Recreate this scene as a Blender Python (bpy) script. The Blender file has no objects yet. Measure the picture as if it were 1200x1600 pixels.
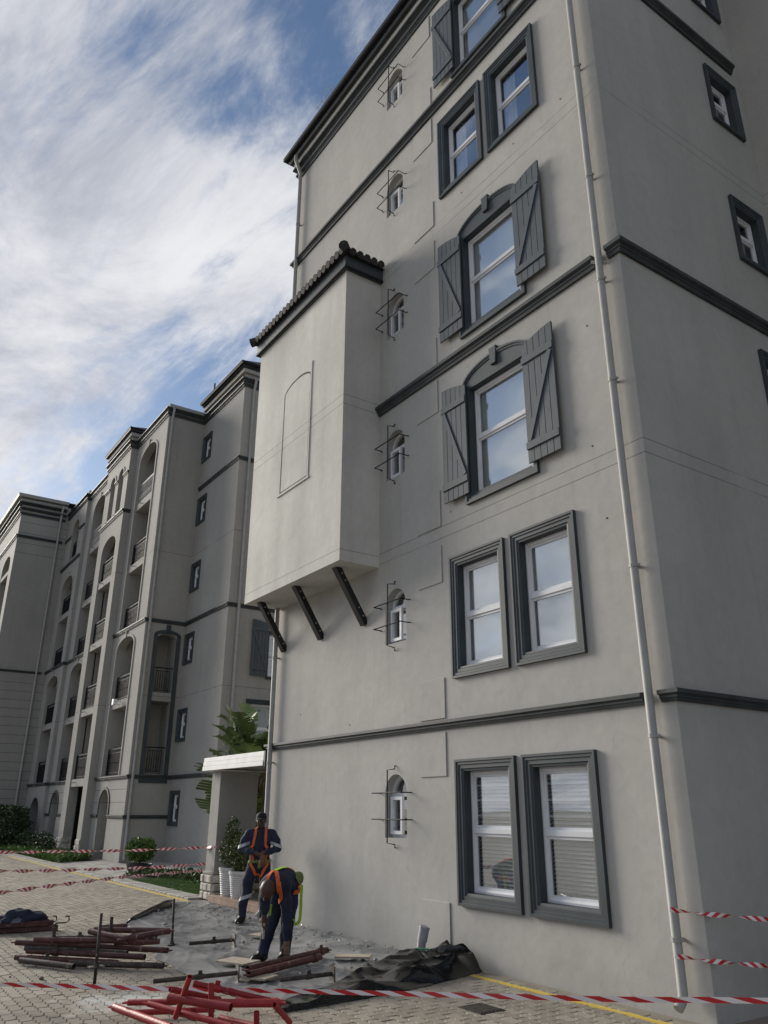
import bpy, bmesh, math, random
import numpy as np
from mathutils import Vector, Matrix, noise as mnoise
random.seed(7); np.random.seed(7)
scene = bpy.context.scene
col = scene.collection
rad = math.radians
# ------------------------------------------------------------------ camera
CAM = Vector((0.0, -6.6, 1.68))
_th, _a, _ro, FPX = rad(20.8386), rad(34.2996), rad(0.2101), 1221.5
_F = Vector((-math.cos(_a), math.sin(_a), 0)); _R = Vector((math.sin(_a), math.cos(_a), 0)); _U = Vector((0, 0, 1))
_cf = math.cos(_th)*_F + math.sin(_th)*_U
_cu0 = -math.sin(_th)*_F + math.cos(_th)*_U
_cr = _R*math.cos(_ro) + _cu0*math.sin(_ro)
_cu = _cu0*math.cos(_ro) - _R*math.sin(_ro)
cam_data = bpy.data.cameras.new('camera'); cam = bpy.data.objects.new('camera', cam_data); col.objects.link(cam)
cam.matrix_world = Matrix(((_cr.x, _cu.x, -_cf.x, CAM.x), (_cr.y, _cu.y, -_cf.y, CAM.y), (_cr.z, _cu.z, -_cf.z, CAM.z), (0, 0, 0, 1)))
cam_data.sensor_fit = 'HORIZONTAL'; cam_data.sensor_width = 36.0; cam_data.lens = 36.0*FPX/1200.0
cam_data.clip_start = 0.05; cam_data.clip_end = 3000
scene.camera = cam
# ------------------------------------------------------------------ light: hazy low sun ahead-left, broken cloud
SUN = Vector((-0.55, -0.155, 0.205)).normalized()           # towards the sun
sun_el = math.asin(SUN.z); sun_az = math.atan2(SUN.x, SUN.y)
sl = bpy.data.lights.new('sun', 'SUN'); sl.energy = 2.5; sl.angle = rad(24.0); sl.color = (1.0, 0.93, 0.82)
so = bpy.data.objects.new('sun', sl); col.objects.link(so)
so.rotation_euler = (-SUN).to_track_quat('-Z', 'Y').to_euler(); so.location = (-30, -15, 30)

world = bpy.data.worlds.new('World'); scene.world = world; world.use_nodes = True
def build_world():
    nt = world.node_tree; N = nt.nodes; L = nt.links; N.clear()
    out = N.new('ShaderNodeOutputWorld'); bg = N.new('ShaderNodeBackground'); bg.inputs['Strength'].default_value = 0.12
    sky = N.new('ShaderNodeTexSky'); sky.sky_type = 'NISHITA'; sky.sun_disc = False
    sky.sun_elevation = sun_el; sky.sun_rotation = sun_az; sky.air_density = 1.0; sky.dust_density = 0.8; sky.ozone_density = 3.0
    tc = N.new('ShaderNodeTexCoord'); sep = N.new('ShaderNodeSeparateXYZ'); L.new(tc.outputs['Generated'], sep.inputs[0])
    def m(op, a, b=None, c=None):
        n = N.new('ShaderNodeMath'); n.operation = op
        for i, s in enumerate((a, b, c)):
            if s is None: continue
            if isinstance(s, (int, float)): n.inputs[i].default_value = s
            else: L.new(s, n.inputs[i])
        return n.outputs[0]
    zz = m('ADD', m('MAXIMUM', sep.outputs['Z'], 0.0), 0.22)
    u = m('DIVIDE', sep.outputs['X'], zz); v = m('DIVIDE', sep.outputs['Y'], zz)
    cmb = N.new('ShaderNodeCombineXYZ'); L.new(m('ADD', m('MULTIPLY', u, math.cos(AZ)), m('MULTIPLY', v, math.sin(AZ))), cmb.inputs[0]); L.new(m('SUBTRACT', m('MULTIPLY', v, math.cos(AZ)), m('MULTIPLY', u, math.sin(AZ))), cmb.inputs[1])
    def noise(scale, detail, rough, dist, sx, sy, rz, ox=0, oy=0):
        mp = N.new('ShaderNodeMapping'); mp.inputs['Scale'].default_value = (sx, sy, 1); mp.inputs['Rotation'].default_value = (0, 0, rad(rz)); mp.inputs['Location'].default_value = (ox, oy, 0)
        L.new(cmb.outputs[0], mp.inputs[0])
        t = N.new('ShaderNodeTexNoise'); t.inputs['Scale'].default_value = scale; t.inputs['Detail'].default_value = detail
        t.inputs['Roughness'].default_value = rough; t.inputs['Distortion'].default_value = dist; L.new(mp.outputs[0], t.inputs['Vector']); return t.outputs['Fac']
    def ramp(f, a, b):
        r = N.new('ShaderNodeMapRange'); r.interpolation_type = 'SMOOTHSTEP'; r.inputs[1].default_value = a; r.inputs[2].default_value = b; L.new(f, r.inputs[0]); return r.outputs[0]
    big = noise(0.85, 5, 0.55, 0.35, 1.0, 1.35, 20, *CLOUD_OFF)
    streak = noise(2.4, 9, 0.66, 0.35, 1.0, 2.6, CLOUD_ROT, 6.0, 1.7)
    comb = m('ADD', m('MULTIPLY', big, 0.68), m('MULTIPLY', streak, 0.46))
    cover = m('MAXIMUM', ramp(comb, 0.505, 0.645), m('MULTIPLY', ramp(m('MULTIPLY', sep.outputs['Z'], -1.0), -0.27, -0.06), 0.97))
    thick = ramp(noise(1.9, 10, 0.68, 0.5, 1.0, 1.6, 110, 8.3, 2.2), 0.22, 0.70)
    # brighter towards the sun
    dp = N.new('ShaderNodeVectorMath'); dp.operation = 'DOT_PRODUCT'; L.new(tc.outputs['Generated'], dp.inputs[0]); dp.inputs[1].default_value = SUN
    sunny = ramp(dp.outputs['Value'], -0.15, 0.98)
    cc = N.new('ShaderNodeMix'); cc.data_type = 'RGBA'; L.new(thick, cc.inputs['Factor'])
    cc.inputs['A'].default_value = (1.45, 1.58, 1.92, 1); cc.inputs['B'].default_value = (3.45, 3.48, 3.6, 1)
    sc = m('ADD', m('MULTIPLY', sunny, 0.28), 0.92)
    cm = N.new('ShaderNodeVectorMath'); cm.operation = 'SCALE'; L.new(cc.outputs['Result'], cm.inputs[0]); L.new(sc, cm.inputs['Scale'])
    mx = N.new('ShaderNodeMix'); mx.data_type = 'RGBA'; L.new(cover, mx.inputs['Factor']); bl = N.new('ShaderNodeVectorMath'); bl.operation = 'SCALE'; bl.inputs['Scale'].default_value = 0.56; L.new(sky.outputs[0], bl.inputs[0]); L.new(bl.outputs[0], mx.inputs['A']); L.new(cm.outputs[0], mx.inputs['B'])
    L.new(mx.outputs['Result'], bg.inputs['Color']); L.new(bg.outputs[0], out.inputs['Surface'])
CLOUD_OFF = (5.6, -2.1); CLOUD_ROT = 100; AZ = rad(14)
build_world()
scene.view_settings.view_transform = 'Standard'; scene.view_settings.look = 'None'
scene.view_settings.exposure = 0.80; scene.view_settings.gamma = 1.0; scene.view_settings.use_curve_mapping = False
scene.render.engine = 'CYCLES'
scene.render.resolution_x = 768; scene.render.resolution_y = 1024
scene.cycles.max_bounces = 8; scene.cycles.transparent_max_bounces = 12

# ------------------------------------------------------------------ materials
def newmat(name):
    m = bpy.data.materials.new(name); m.use_nodes = True; nt = m.node_tree
    return m, nt.nodes, nt.links, nt.nodes['Principled BSDF']
def pm(name, c, rough=0.6, var=0.12, vs=6.0, bump=0.0, bs=40.0, metal=0.0, spec=0.4, c2=None, stretch=(1, 1, 1), obj=False, detail=6, bdist=0.01, lo=0.35, hi=0.65, rand=0.0, splat=None):
    """principled with a noise-mixed base colour and noise bump"""
    m, N, L, B = newmat(name)
    B.inputs['Roughness'].default_value = rough; B.inputs['Metallic'].default_value = metal; B.inputs['Specular IOR Level'].default_value = spec
    if obj: tc = N.new('ShaderNodeTexCoord').outputs['Object']
    else: tc = N.new('ShaderNodeNewGeometry').outputs['Position']
    mp = N.new('ShaderNodeMapping'); mp.inputs['Scale'].default_value = stretch; L.new(tc, mp.inputs[0])
    n = N.new('ShaderNodeTexNoise'); n.inputs['Scale'].default_value = vs; n.inputs['Detail'].default_value = detail; L.new(mp.outputs[0], n.inputs['Vector'])
    r = N.new('ShaderNodeMapRange'); r.inputs[1].default_value = lo; r.inputs[2].default_value = hi; L.new(n.outputs['Fac'], r.inputs[0])
    if c2 is None: a = tuple(x*(1-var) for x in c); b = tuple(min(1, x*(1+var)) for x in c)
    else: a, b = c, c2
    mx = N.new('ShaderNodeMix'); mx.data_type = 'RGBA'; L.new(r.outputs[0], mx.inputs['Factor']); mx.inputs['A'].default_value = (*a, 1); mx.inputs['B'].default_value = (*b, 1)
    res = mx.outputs['Result']
    if rand > 0:
        oi = N.new('ShaderNodeObjectInfo'); hs = N.new('ShaderNodeHueSaturation'); rr = N.new('ShaderNodeMapRange')
        rr.inputs[3].default_value = 1-rand; rr.inputs[4].default_value = 1+rand; L.new(oi.outputs['Random'], rr.inputs[0]); L.new(rr.outputs[0], hs.inputs['Value']); L.new(res, hs.inputs['Color']); res = hs.outputs[0]
    if splat:
        n3 = N.new('ShaderNodeTexNoise'); n3.inputs['Scale'].default_value = splat[1]; n3.inputs['Detail'].default_value = 4; n3.inputs['Roughness'].default_value = 0.7; L.new(mp.outputs[0], n3.inputs['Vector'])
        r3 = N.new('ShaderNodeMapRange'); r3.inputs[1].default_value = splat[2]; r3.inputs[2].default_value = splat[2]+0.07; L.new(n3.outputs['Fac'], r3.inputs[0])
        m3 = N.new('ShaderNodeMix'); m3.data_type = 'RGBA'; L.new(r3.outputs[0], m3.inputs['Factor']); L.new(res, m3.inputs['A']); m3.inputs['B'].default_value = (*splat[0], 1); res = m3.outputs['Result']
    L.new(res, B.inputs['Base Color'])
    if bump > 0:
        n2 = N.new('ShaderNodeTexNoise'); n2.inputs['Scale'].default_value = bs; n2.inputs['Detail'].default_value = 5; L.new(mp.outputs[0], n2.inputs['Vector'])
        bp = N.new('ShaderNodeBump'); bp.inputs['Strength'].default_value = bump; bp.inputs['Distance'].default_value = bdist; L.new(n2.outputs['Fac'], bp.inputs['Height']); L.new(bp.outputs[0], B.inputs['Normal'])
    m['_res'] = 0
    return m
def wall_mat(name, c, lines=(), cracks=(), lw=0.0045, patch=0.06, streak=0.045, stain=0.1, broken=True, groove=None):
    """painted plaster: broad patches, faint vertical streaks, fine grain, thin horizontal joints at given heights"""
    m, N, L, B = newmat(name)
    B.inputs['Roughness'].default_value = 0.82; B.inputs['Specular IOR Level'].default_value = 0.25
    P = N.new('ShaderNodeNewGeometry').outputs['Position']
    def noise(sc, det, stretch=(1, 1, 1), dist=0.0):
        mp = N.new('ShaderNodeMapping'); mp.inputs['Scale'].default_value = stretch; L.new(P, mp.inputs[0])
        n = N.new('ShaderNodeTexNoise'); n.inputs['Scale'].default_value = sc; n.inputs['Detail'].default_value = det; n.inputs['Distortion'].default_value = dist; L.new(mp.outputs[0], n.inputs['Vector']); return n.outputs['Fac']
    def mr(f, a, b, c0, c1):
        r = N.new('ShaderNodeMapRange'); r.inputs[1].default_value = a; r.inputs[2].default_value = b; r.inputs[3].default_value = c0; r.inputs[4].default_value = c1; L.new(f, r.inputs[0]); return r.outputs[0]
    def mul(a, b):
        n = N.new('ShaderNodeMath'); n.operation = 'MULTIPLY'; L.new(a, n.inputs[0]); L.new(b, n.inputs[1]); return n.outputs[0]
    v = mr(noise(0.55, 6), 0.3, 0.7, 1-patch, 1+patch)
    v = mul(v, mr(noise(1.6, 5, (1, 1, 0.16)), 0.3, 0.7, 1-streak, 1+streak))
    v = mul(v, mr(noise(7, 6, dist=1.0), 0.35, 0.7, 1+0.03, 1-0.05))
    v = mul(v, mr(noise(5.5, 4, (1, 1, 0.05)), 0.56, 0.74, 1.0, 1-0.065))     # rain streaks
    sp = N.new('ShaderNodeSeparateXYZ'); L.new(P, sp.inputs[0])
    # splash dirt, ragged, near the ground
    zz = N.new('ShaderNodeMath'); zz.operation = 'ADD'; L.new(sp.outputs['Z'], zz.inputs[0]); L.new(mr(noise(1.3, 6), 0.25, 0.75, -0.35, 0.5), zz.inputs[1])
    v = mul(v, mr(zz.outputs[0], 0.1, 0.6, 1-stain, 1.0))
    lm = None
    for z in lines:
        cmp_ = N.new('ShaderNodeMath'); cmp_.operation = 'COMPARE'; L.new(sp.outputs['Z'], cmp_.inputs[0]); cmp_.inputs[1].default_value = z; cmp_.inputs[2].default_value = lw
        if lm is None: lm = cmp_.outputs[0]
        else:
            a = N.new('ShaderNodeMath'); a.operation = 'MAXIMUM'; L.new(lm, a.inputs[0]); L.new(cmp_.outputs[0], a.inputs[1]); lm = a.outputs[0]
    if lm is not None:
        if broken: lm = mul(lm, mr(noise(0.9, 4), 0.36, 0.46, 0.15, 1.0))
        v = mul(v, mr(lm, 0, 1, 1.0, 0.42))
    for x0, z0, z1 in cracks:
        xd = N.new('ShaderNodeMath'); xd.operation = 'ADD'; L.new(sp.outputs['X'], xd.inputs[0]); L.new(mr(noise(1.8, 8), 0.2, 0.8, -0.22, 0.22), xd.inputs[1])
        k = N.new('ShaderNodeMath'); k.operation = 'COMPARE'; L.new(xd.outputs[0], k.inputs[0]); k.inputs[1].default_value = x0; k.inputs[2].default_value = 0.0035
        kz = N.new('ShaderNodeMath'); kz.operation = 'COMPARE'; L.new(sp.outputs['Z'], kz.inputs[0]); kz.inputs[1].default_value = (z0+z1)/2; kz.inputs[2].default_value = (z1-z0)/2
        v = mul(v, mr(mul(k.outputs[0], kz.outputs[0]), 0, 1, 1.0, 0.82))
    hs = N.new('ShaderNodeVectorMath'); hs.operation = 'SCALE'; hs.inputs[0].default_value = c; L.new(v, hs.inputs['Scale'])
    L.new(hs.outputs[0], B.inputs['Base Color'])
    h = N.new('ShaderNodeMath'); h.operation = 'ADD'; L.new(mr(noise(2.2, 4), 0, 1, 0, 1.4), h.inputs[0]); L.new(mr(noise(70, 4), 0, 1, 0, 0.16), h.inputs[1])
    hh = h.outputs[0]
    if lm is not None:
        s_ = N.new('ShaderNodeMath'); s_.operation = 'SUBTRACT'; L.new(hh, s_.inputs[0]); L.new(mr(lm, 0, 1, 0, 0.5), s_.inputs[1]); hh = s_.outputs[0]
    bp = N.new('ShaderNodeBump'); bp.inputs['Strength'].default_value = 0.35; bp.inputs['Distance'].default_value = 0.02; L.new(hh, bp.inputs['Height']); L.new(bp.outputs[0], B.inputs['Normal'])
    return m
WALLC = (0.418, 0.408, 0.381)
M = {}
M['wall'] = wall_mat('grey_plaster', WALLC, lines=(5.285, 5.455, 10.60, 10.77), cracks=((-9.0, 0.1, 1.25), (-9.15, 2.8, 4.1), (-5.45, 2.3, 2.64), (-5.55, 0.0, 0.6), (-11.2, 0.3, 2.4)))
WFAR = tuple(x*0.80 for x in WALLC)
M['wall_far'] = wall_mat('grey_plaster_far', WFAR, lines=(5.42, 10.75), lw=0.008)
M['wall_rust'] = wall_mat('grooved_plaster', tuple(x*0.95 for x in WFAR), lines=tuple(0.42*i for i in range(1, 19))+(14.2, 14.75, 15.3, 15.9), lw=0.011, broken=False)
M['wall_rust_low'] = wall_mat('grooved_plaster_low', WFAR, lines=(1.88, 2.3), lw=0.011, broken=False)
M['bay'] = wall_mat('mottled_plaster', (0.535, 0.525, 0.482), lines=(5.42, 7.95, 8.12), patch=0.13, streak=0.12, broken=False)
M['trim'] = pm('charcoal_trim', (0.042, 0.054, 0.061), 0.55, 0.14, 3.0, 0.08, 60)
M['course'] = pm('charcoal_course', (0.040, 0.047, 0.050), 0.6, 0.22, 4.0, 0.12, 50)
M['shutter'] = pm('slate_shutter_paint', (0.070, 0.085, 0.097), 0.6, 0.13, 5.0, 0.12, 30, stretch=(4, 4, 1), rand=0.07)
M['white'] = pm('white_window_frame', (0.72, 0.73, 0.75), 0.4, 0.05, 4)
M['board'] = pm('white_painted_board', (0.78, 0.78, 0.77), 0.45, 0.06, 4, 0.05, 30)
M['pipe'] = pm('grey_pipe_paint', (0.33, 0.328, 0.31), 0.6, 0.08, 5)
M['tile'] = pm('dark_roof_tile', (0.030, 0.027, 0.026), 0.75, 0.35, 10, 0.3, 60, rand=0.25)
M['blackwood'] = pm('black_timber', (0.012, 0.013, 0.014), 0.42, 0.3, 6, 0.1, 30)
M['iron'] = pm('black_iron', (0.012, 0.013, 0.016), 0.65, 0.3, 8, spec=0.2)
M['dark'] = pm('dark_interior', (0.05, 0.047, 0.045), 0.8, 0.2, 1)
M['blind'] = pm('white_blind', (0.78, 0.78, 0.76), 0.6, 0.05, 2)
M['slat'] = pm('blind_slat', (0.76, 0.76, 0.74), 0.55, 0.05, 2)
M['rail_light'] = pm('pale_balustrade', (0.34, 0.33, 0.31), 0.7, 0.1, 4)
M['stone'] = pm('pale_cladding_stone', (0.50, 0.47, 0.42), 0.85, 0.22, 9, 0.6, 22, bdist=0.03, rand=0.16)
M['mortar'] = pm('mortar', (0.25, 0.235, 0.21), 0.9, 0.15, 12, 0.3, 60)
M['steptile'] = pm('terracotta_tile', (0.30, 0.20, 0.15), 0.7, 0.12, 6, 0.1, 30, rand=0.1)
M['kerb'] = pm('concrete_kerb', (0.33, 0.315, 0.285), 0.85, 0.18, 5, 0.25, 40, rand=0.1)
M['slab'] = pm('pale_paving_slab', (0.36, 0.345, 0.32), 0.85, 0.12, 3, 0.2, 40, rand=0.08)
M['soil'] = pm('dark_soil', (0.05, 0.036, 0.025), 0.95, 0.4, 14, 0.6, 40)
M['ground'] = pm('sandy_bedding', (0.115, 0.105, 0.09), 0.95, 0.2, 12, 0.4, 60)
M['far_paving'] = pm('brick_drive', (0.25, 0.222, 0.18), 0.9, 0.15, 1.2, 0.3, 30)
M['yellow'] = pm('worn_yellow_paint', (0.56, 0.40, 0.05), 0.7, 0.1, 30, 0.3, 60, c2=(0.62, 0.47, 0.10))
M['drain'] = pm('cast_iron_cover', (0.055, 0.045, 0.038), 0.7, 0.3, 14, 0.4, 40, metal=0.3)
def glass_mat():
    m, N, L, B = newmat('window_glass'); N.remove(B)
    out = N['Material Output']
    tr = N.new('ShaderNodeBsdfTransparent'); tr.inputs[0].default_value = (0.94, 0.96, 0.96, 1)
    gl = N.new('ShaderNodeBsdfGlossy'); gl.inputs['Roughness'].default_value = 0.015; gl.inputs[0].default_value = (0.95, 0.97, 1, 1)
    lw = N.new('ShaderNodeLayerWeight'); lw.inputs['Blend'].default_value = 0.5
    pw = N.new('ShaderNodeMath'); pw.operation = 'POWER'; L.new(lw.outputs['Facing'], pw.inputs[0]); pw.inputs[1].default_value = 4.0
    fr = N.new('ShaderNodeMapRange'); fr.inputs[3].default_value = 0.24; fr.inputs[4].default_value = 1.0; L.new(pw.outputs[0], fr.inputs[0])
    P = N.new('ShaderNodeNewGeometry').outputs['Position']; n = N.new('ShaderNodeTexNoise'); n.inputs['Scale'].default_value = 0.9; n.inputs['Detail'].default_value = 1; L.new(P, n.inputs['Vector'])
    bp = N.new('ShaderNodeBump'); bp.inputs['Strength'].default_value = 0.06; bp.inputs['Distance'].default_value = 0.05; L.new(n.outputs['Fac'], bp.inputs['Height']); L.new(bp.outputs[0], gl.inputs['Normal'])
    mx = N.new('ShaderNodeMixShader'); L.new(fr.outputs[0], mx.inputs[0]); L.new(tr.outputs[0], mx.inputs[1]); L.new(gl.outputs[0], mx.inputs[2]); L.new(mx.outputs[0], out.inputs['Surface'])
    return m
M['glass'] = glass_mat()
def paver_mat():
    m, N, L, B = newmat('clay_grey_paver'); B.inputs['Roughness'].default_value = 0.85; B.inputs['Specular IOR Level'].default_value = 0.3
    at = N.new('ShaderNodeAttribute'); at.attribute_name = 'pv'
    P = N.new('ShaderNodeNewGeometry').outputs['Position']
    def noise(s, d):
        n = N.new('ShaderNodeTexNoise'); n.inputs['Scale'].default_value = s; n.inputs['Detail'].default_value = d; L.new(P, n.inputs['Vector']); return n.outputs['Fac']
    def mr(f, a, b, c0, c1):
        r = N.new('ShaderNodeMapRange'); r.inputs[1].default_value = a; r.inputs[2].default_value = b; r.inputs[3].default_value = c0; r.inputs[4].default_value = c1; L.new(f, r.inputs[0]); return r.outputs[0]
    cr = N.new('ShaderNodeMix'); cr.data_type = 'RGBA'; L.new(at.outputs['Fac'], cr.inputs['Factor']); cr.inputs['A'].default_value = (0.235, 0.208, 0.168, 1); cr.inputs['B'].default_value = (0.335, 0.30, 0.245, 1)
    v = N.new('ShaderNodeMath'); v.operation = 'MULTIPLY'; L.new(mr(noise(0.8, 5), 0.3, 0.7, 0.86, 1.1), v.inputs[0]); L.new(mr(noise(55, 4), 0.3, 0.7, 0.85, 1.12), v.inputs[1])
    s = N.new('ShaderNodeVectorMath'); s.operation = 'SCALE'; L.new(cr.outputs['Result'], s.inputs[0]); L.new(v.outputs[0], s.inputs['Scale'])
    # spilt white plaster dust, one ragged patch
    d = N.new('ShaderNodeVectorMath'); d.operation = 'DISTANCE'; L.new(P, d.inputs[0]); d.inputs[1].default_value = (-8.35, -3.85, 0.06)
    q = N.new('ShaderNodeMath'); q.operation = 'ADD'; L.new(d.outputs['Value'], q.inputs[0]); L.new(mr(noise(4, 6), 0.2, 0.8, -0.5, 0.5), q.inputs[1])
    mx = N.new('ShaderNodeMix'); mx.data_type = 'RGBA'; L.new(mr(q.outputs[0], 0.15, 0.5, 0.75, 0.0), mx.inputs['Factor']); L.new(s.outputs[0], mx.inputs['A']); mx.inputs['B'].default_value = (0.6, 0.6, 0.57, 1)
    L.new(mx.outputs['Result'], B.inputs['Base Color'])
    bp = N.new('ShaderNodeBump'); bp.inputs['Strength'].default_value = 0.35; bp.inputs['Distance'].default_value = 0.004; L.new(noise(120, 4), bp.inputs['Height']); L.new(bp.outputs[0], B.inputs['Normal'])
    return m
M['paver'] = paver_mat()

# ------------------------------------------------------------------ mesh helpers
class MB:
    def __init__(self): self.v = []; self.f = []; self.m = []
    def add(self, vs, fs, mi=0):
        o = len(self.v); self.v += [tuple(p) for p in vs]; self.f += [tuple(i+o for i in q) for q in fs]; self.m += [mi]*len(fs); return self
    def box(self, x0, x1, y0, y1, z0, z1, mi=0):
        return self.add([(x0, y0, z0), (x1, y0, z0), (x1, y1, z0), (x0, y1, z0), (x0, y0, z1), (x1, y0, z1), (x1, y1, z1), (x0, y1, z1)],
                        [(0, 3, 2, 1), (4, 5, 6, 7), (0, 1, 5, 4), (1, 2, 6, 5), (2, 3, 7, 6), (3, 0, 4, 7)], mi)
    def quad(self, a, b, c, d, mi=0): return self.add([a, b, c, d], [(0, 1, 2, 3)], mi)
    def loft(self, rings, closed=True, caps=False, mi=0):
        n = len(rings[0]); vs = [p for r in rings for p in r]; fs = []
        for i in range(len(rings)-1):
            for j in range(n if closed else n-1):
                k = (j+1) % n; fs.append((i*n+j, i*n+k, (i+1)*n+k, (i+1)*n+j))
        if caps: fs.append(tuple(range(n-1, -1, -1))); fs.append(tuple((len(rings)-1)*n+j for j in range(n)))
        return self.add(vs, fs, mi)
    def tube(self, pts, r, n=8, mi=0, caps=True):
        pts = [Vector(p) for p in pts]; R = r if isinstance(r, (list, tuple)) else [r]*len(pts); rings = []; prev = None
        for i, p in enumerate(pts):
            t = (pts[min(i+1, len(pts)-1)] - pts[max(i-1, 0)]).normalized()
            if prev is None:
                a = t.cross(Vector((0, 0, 1)));  a = a if a.length > 0.1 else t.cross(Vector((1, 0, 0)))
            else: a = prev - t*prev.dot(t)
            a.normalize(); prev = a; b = t.cross(a)
            rings.append([p + (a*math.cos(2*math.pi*k/n) + b*math.sin(2*math.pi*k/n))*R[i] for k in range(n)])
        return self.loft(rings, True, caps, mi)
    def bar(self, p, q, w, h, mi=0, up=(0, 0, 1)):
        p, q = Vector(p), Vector(q); t = (q-p).normalized(); a = t.cross(Vector(up)).normalized()*w/2; b = a.cross(t).normalized()*h/2
        return self.loft([[p-a-b, p+a-b, p+a+b, p-a+b], [q-a-b, q+a-b, q+a+b, q-a+b]], True, True, mi)
    def lathe(self, prof, n=16, c=(0, 0, 0), mi=0):
        rings = [[(c[0]+r*math.cos(2*math.pi*k/n), c[1]+r*math.sin(2*math.pi*k/n), c[2]+z) for k in range(n)] for r, z in prof]
        return self.loft(rings, True, True, mi)
    def sweep(self, path, prof, mi=0):
        """profile [(out, z)] along a horizontal polyline; outward is to the right of travel; mitred"""
        pts = [Vector((p[0], p[1])) for p in path]; rings = []
        for i, p in enumerate(pts):
            ns = []
            if i > 0: t = (p-pts[i-1]).normalized(); ns.append(Vector((t.y, -t.x)))
            if i < len(pts)-1: t = (pts[i+1]-p).normalized(); ns.append(Vector((t.y, -t.x)))
            n = ns[0] if len(ns) == 1 else (ns[0]+ns[1])/(1+ns[0].dot(ns[1]))
            rings.append([(p.x+n.x*w, p.y+n.y*w, z) for w, z in prof])
        return self.loft(rings, True, True, mi)
    def mesh(self, name, mats, smooth=False, bevel=0.0, autosmooth=None):
        me = bpy.data.meshes.new(name); me.from_pydata(self.v, [], self.f)
        for mt in (mats if isinstance(mats, (list, tuple)) else [mats]): me.materials.append(mt)
        me.polygons.foreach_set('material_index', self.m)
        bm = bmesh.new(); bm.from_mesh(me)
        if bevel > 0: bmesh.ops.bevel(bm, geom=bm.edges[:], offset=bevel, segments=1, affect='EDGES', profile=0.5)
        bmesh.ops.recalc_face_normals(bm, faces=bm.faces); bm.to_mesh(me); bm.free()
        if smooth:
            me.polygons.foreach_set('use_smooth', [True]*len(me.polygons))
            if autosmooth is not None:
                for e in me.edges: pass
                me.set_sharp_from_angle(angle=rad(autosmooth))
        me.update(); return me
WP = {}
def link(name, me, parent=None, loc=(0, 0, 0), rz=0.0, local=False):
    o = bpy.data.objects.new(name, me); col.objects.link(o); loc = Vector(loc); WP[o] = loc
    if parent is not None:
        o.parent = parent
        o.location = loc if local else loc - WP[parent]
    else: o.location = loc
    if rz: o.rotation_euler = (0, 0, rz)
    return o
def put(mb, name, mats, parent=None, loc=(0, 0, 0), rz=0.0, local=False, smooth=False, bevel=0.0, autosmooth=None):
    return link(name, mb.mesh(name, mats, smooth, bevel, autosmooth), parent, loc, rz, local)
CACHE = {}
def inst(key, fn, name, mats, parent, loc=(0, 0, 0), rz=0.0, local=False, **kw):
    if key not in CACHE: CACHE[key] = fn().mesh(name, mats, **kw)
    return link(name, CACHE[key], parent, loc, rz, local)
def tag(o, label=None, cat=None, group=None, kind=None):
    if label: o['label'] = label
    if cat: o['category'] = cat
    if group: o['group'] = group
    if kind: o['kind'] = kind
    return o
def empty(name, loc, label, cat, group=None, rz=0.0):
    o = bpy.data.objects.new(name, None); col.objects.link(o); o.location = loc; o.empty_display_size = 0.2; WP[o] = Vector(loc)
    if rz: o.rotation_euler = (0, 0, rz)
    return tag(o, label, cat, group)
def arc_outline(a, b, c, d, rise, t=0.0, n=14):
    """closed outline (u,z) of an arched opening inset by t, anticlockwise from lower left"""
    a, b, c = a+t, b-t, c+t
    if rise <= 0: return [(a, c), (b, c), (b, d-t), (a, d-t)]
    zs = d-rise; hw = (b-a)/2; uc = (a+b)/2; rr = max(rise-t, 0.01)
    pts = [(a, c), (b, c)]
    for k in range(n+1):
        th = math.pi*k/n; pts.append((uc+hw*math.cos(th), zs+rr*math.sin(th)))
    return pts
def wall(mb, u0, u1, z0, z1, holes, depth, P, mi=0, mr=None):
    us = sorted({u0, u1, *[h[0] for h in holes], *[h[1] for h in holes]}); zs = sorted({z0, z1, *[h[2] for h in holes], *[h[3] for h in holes]})
    for i in range(len(us)-1):
        for j in range(len(zs)-1):
            uc, zc = (us[i]+us[i+1])/2, (zs[j]+zs[j+1])/2
            if uc < u0 or uc > u1 or zc < z0 or zc > z1: continue
            if any(h[0] < uc < h[1] and h[2] < zc < h[3] for h in holes): continue
            mb.quad(P(us[i], 0, zs[j]), P(us[i+1], 0, zs[j]), P(us[i+1], 0, zs[j+1]), P(us[i], 0, zs[j+1]), mi)
    for h in holes:
        a, b, c, d, rise = h[:5]; dep = h[5] if len(h) > 5 else depth
        o = arc_outline(a, b, c, d, rise)
        mb.loft([[P(u, 0, z) for u, z in o], [P(u, -dep, z) for u, z in o]], True, False, mi if mr is None else mr)
        if rise > 0:
            arc = o[2:]; k = len(arc)//2
            for i in range(len(arc)-1):
                cu = (b, d) if i < k else (a, d)
                mb.add([P(cu[0], 0, cu[1]), P(arc[i][0], 0, arc[i][1]), P(arc[i+1][0], 0, arc[i+1][1])], [(0, 1, 2)], mi)
def PF(y): return lambda u, w, z: (u, y-w, z)         # wall facing -Y
def PX(x): return lambda u, w, z: (x+w, u, z)         # wall facing +X
def ring(mb, o_fn, prof, mi=0):
    """moulded frame: prof [(inset, out)], outline function of inset -> [(u,z)]"""
    rings = [[(u, -w, z) for u, z in o_fn(t)] for t, w in prof]
    return mb.loft(rings, True, False, mi)
# ================================================================== GROUND
g = MB(); g.add([(-900, -900, -0.01), (900, -900, -0.01), (900, 900, -0.01), (-900, 900, -0.01)], [(0, 1, 2, 3)])
tag(put(g, 'ground', M['far_paving']), kind='structure')

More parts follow.
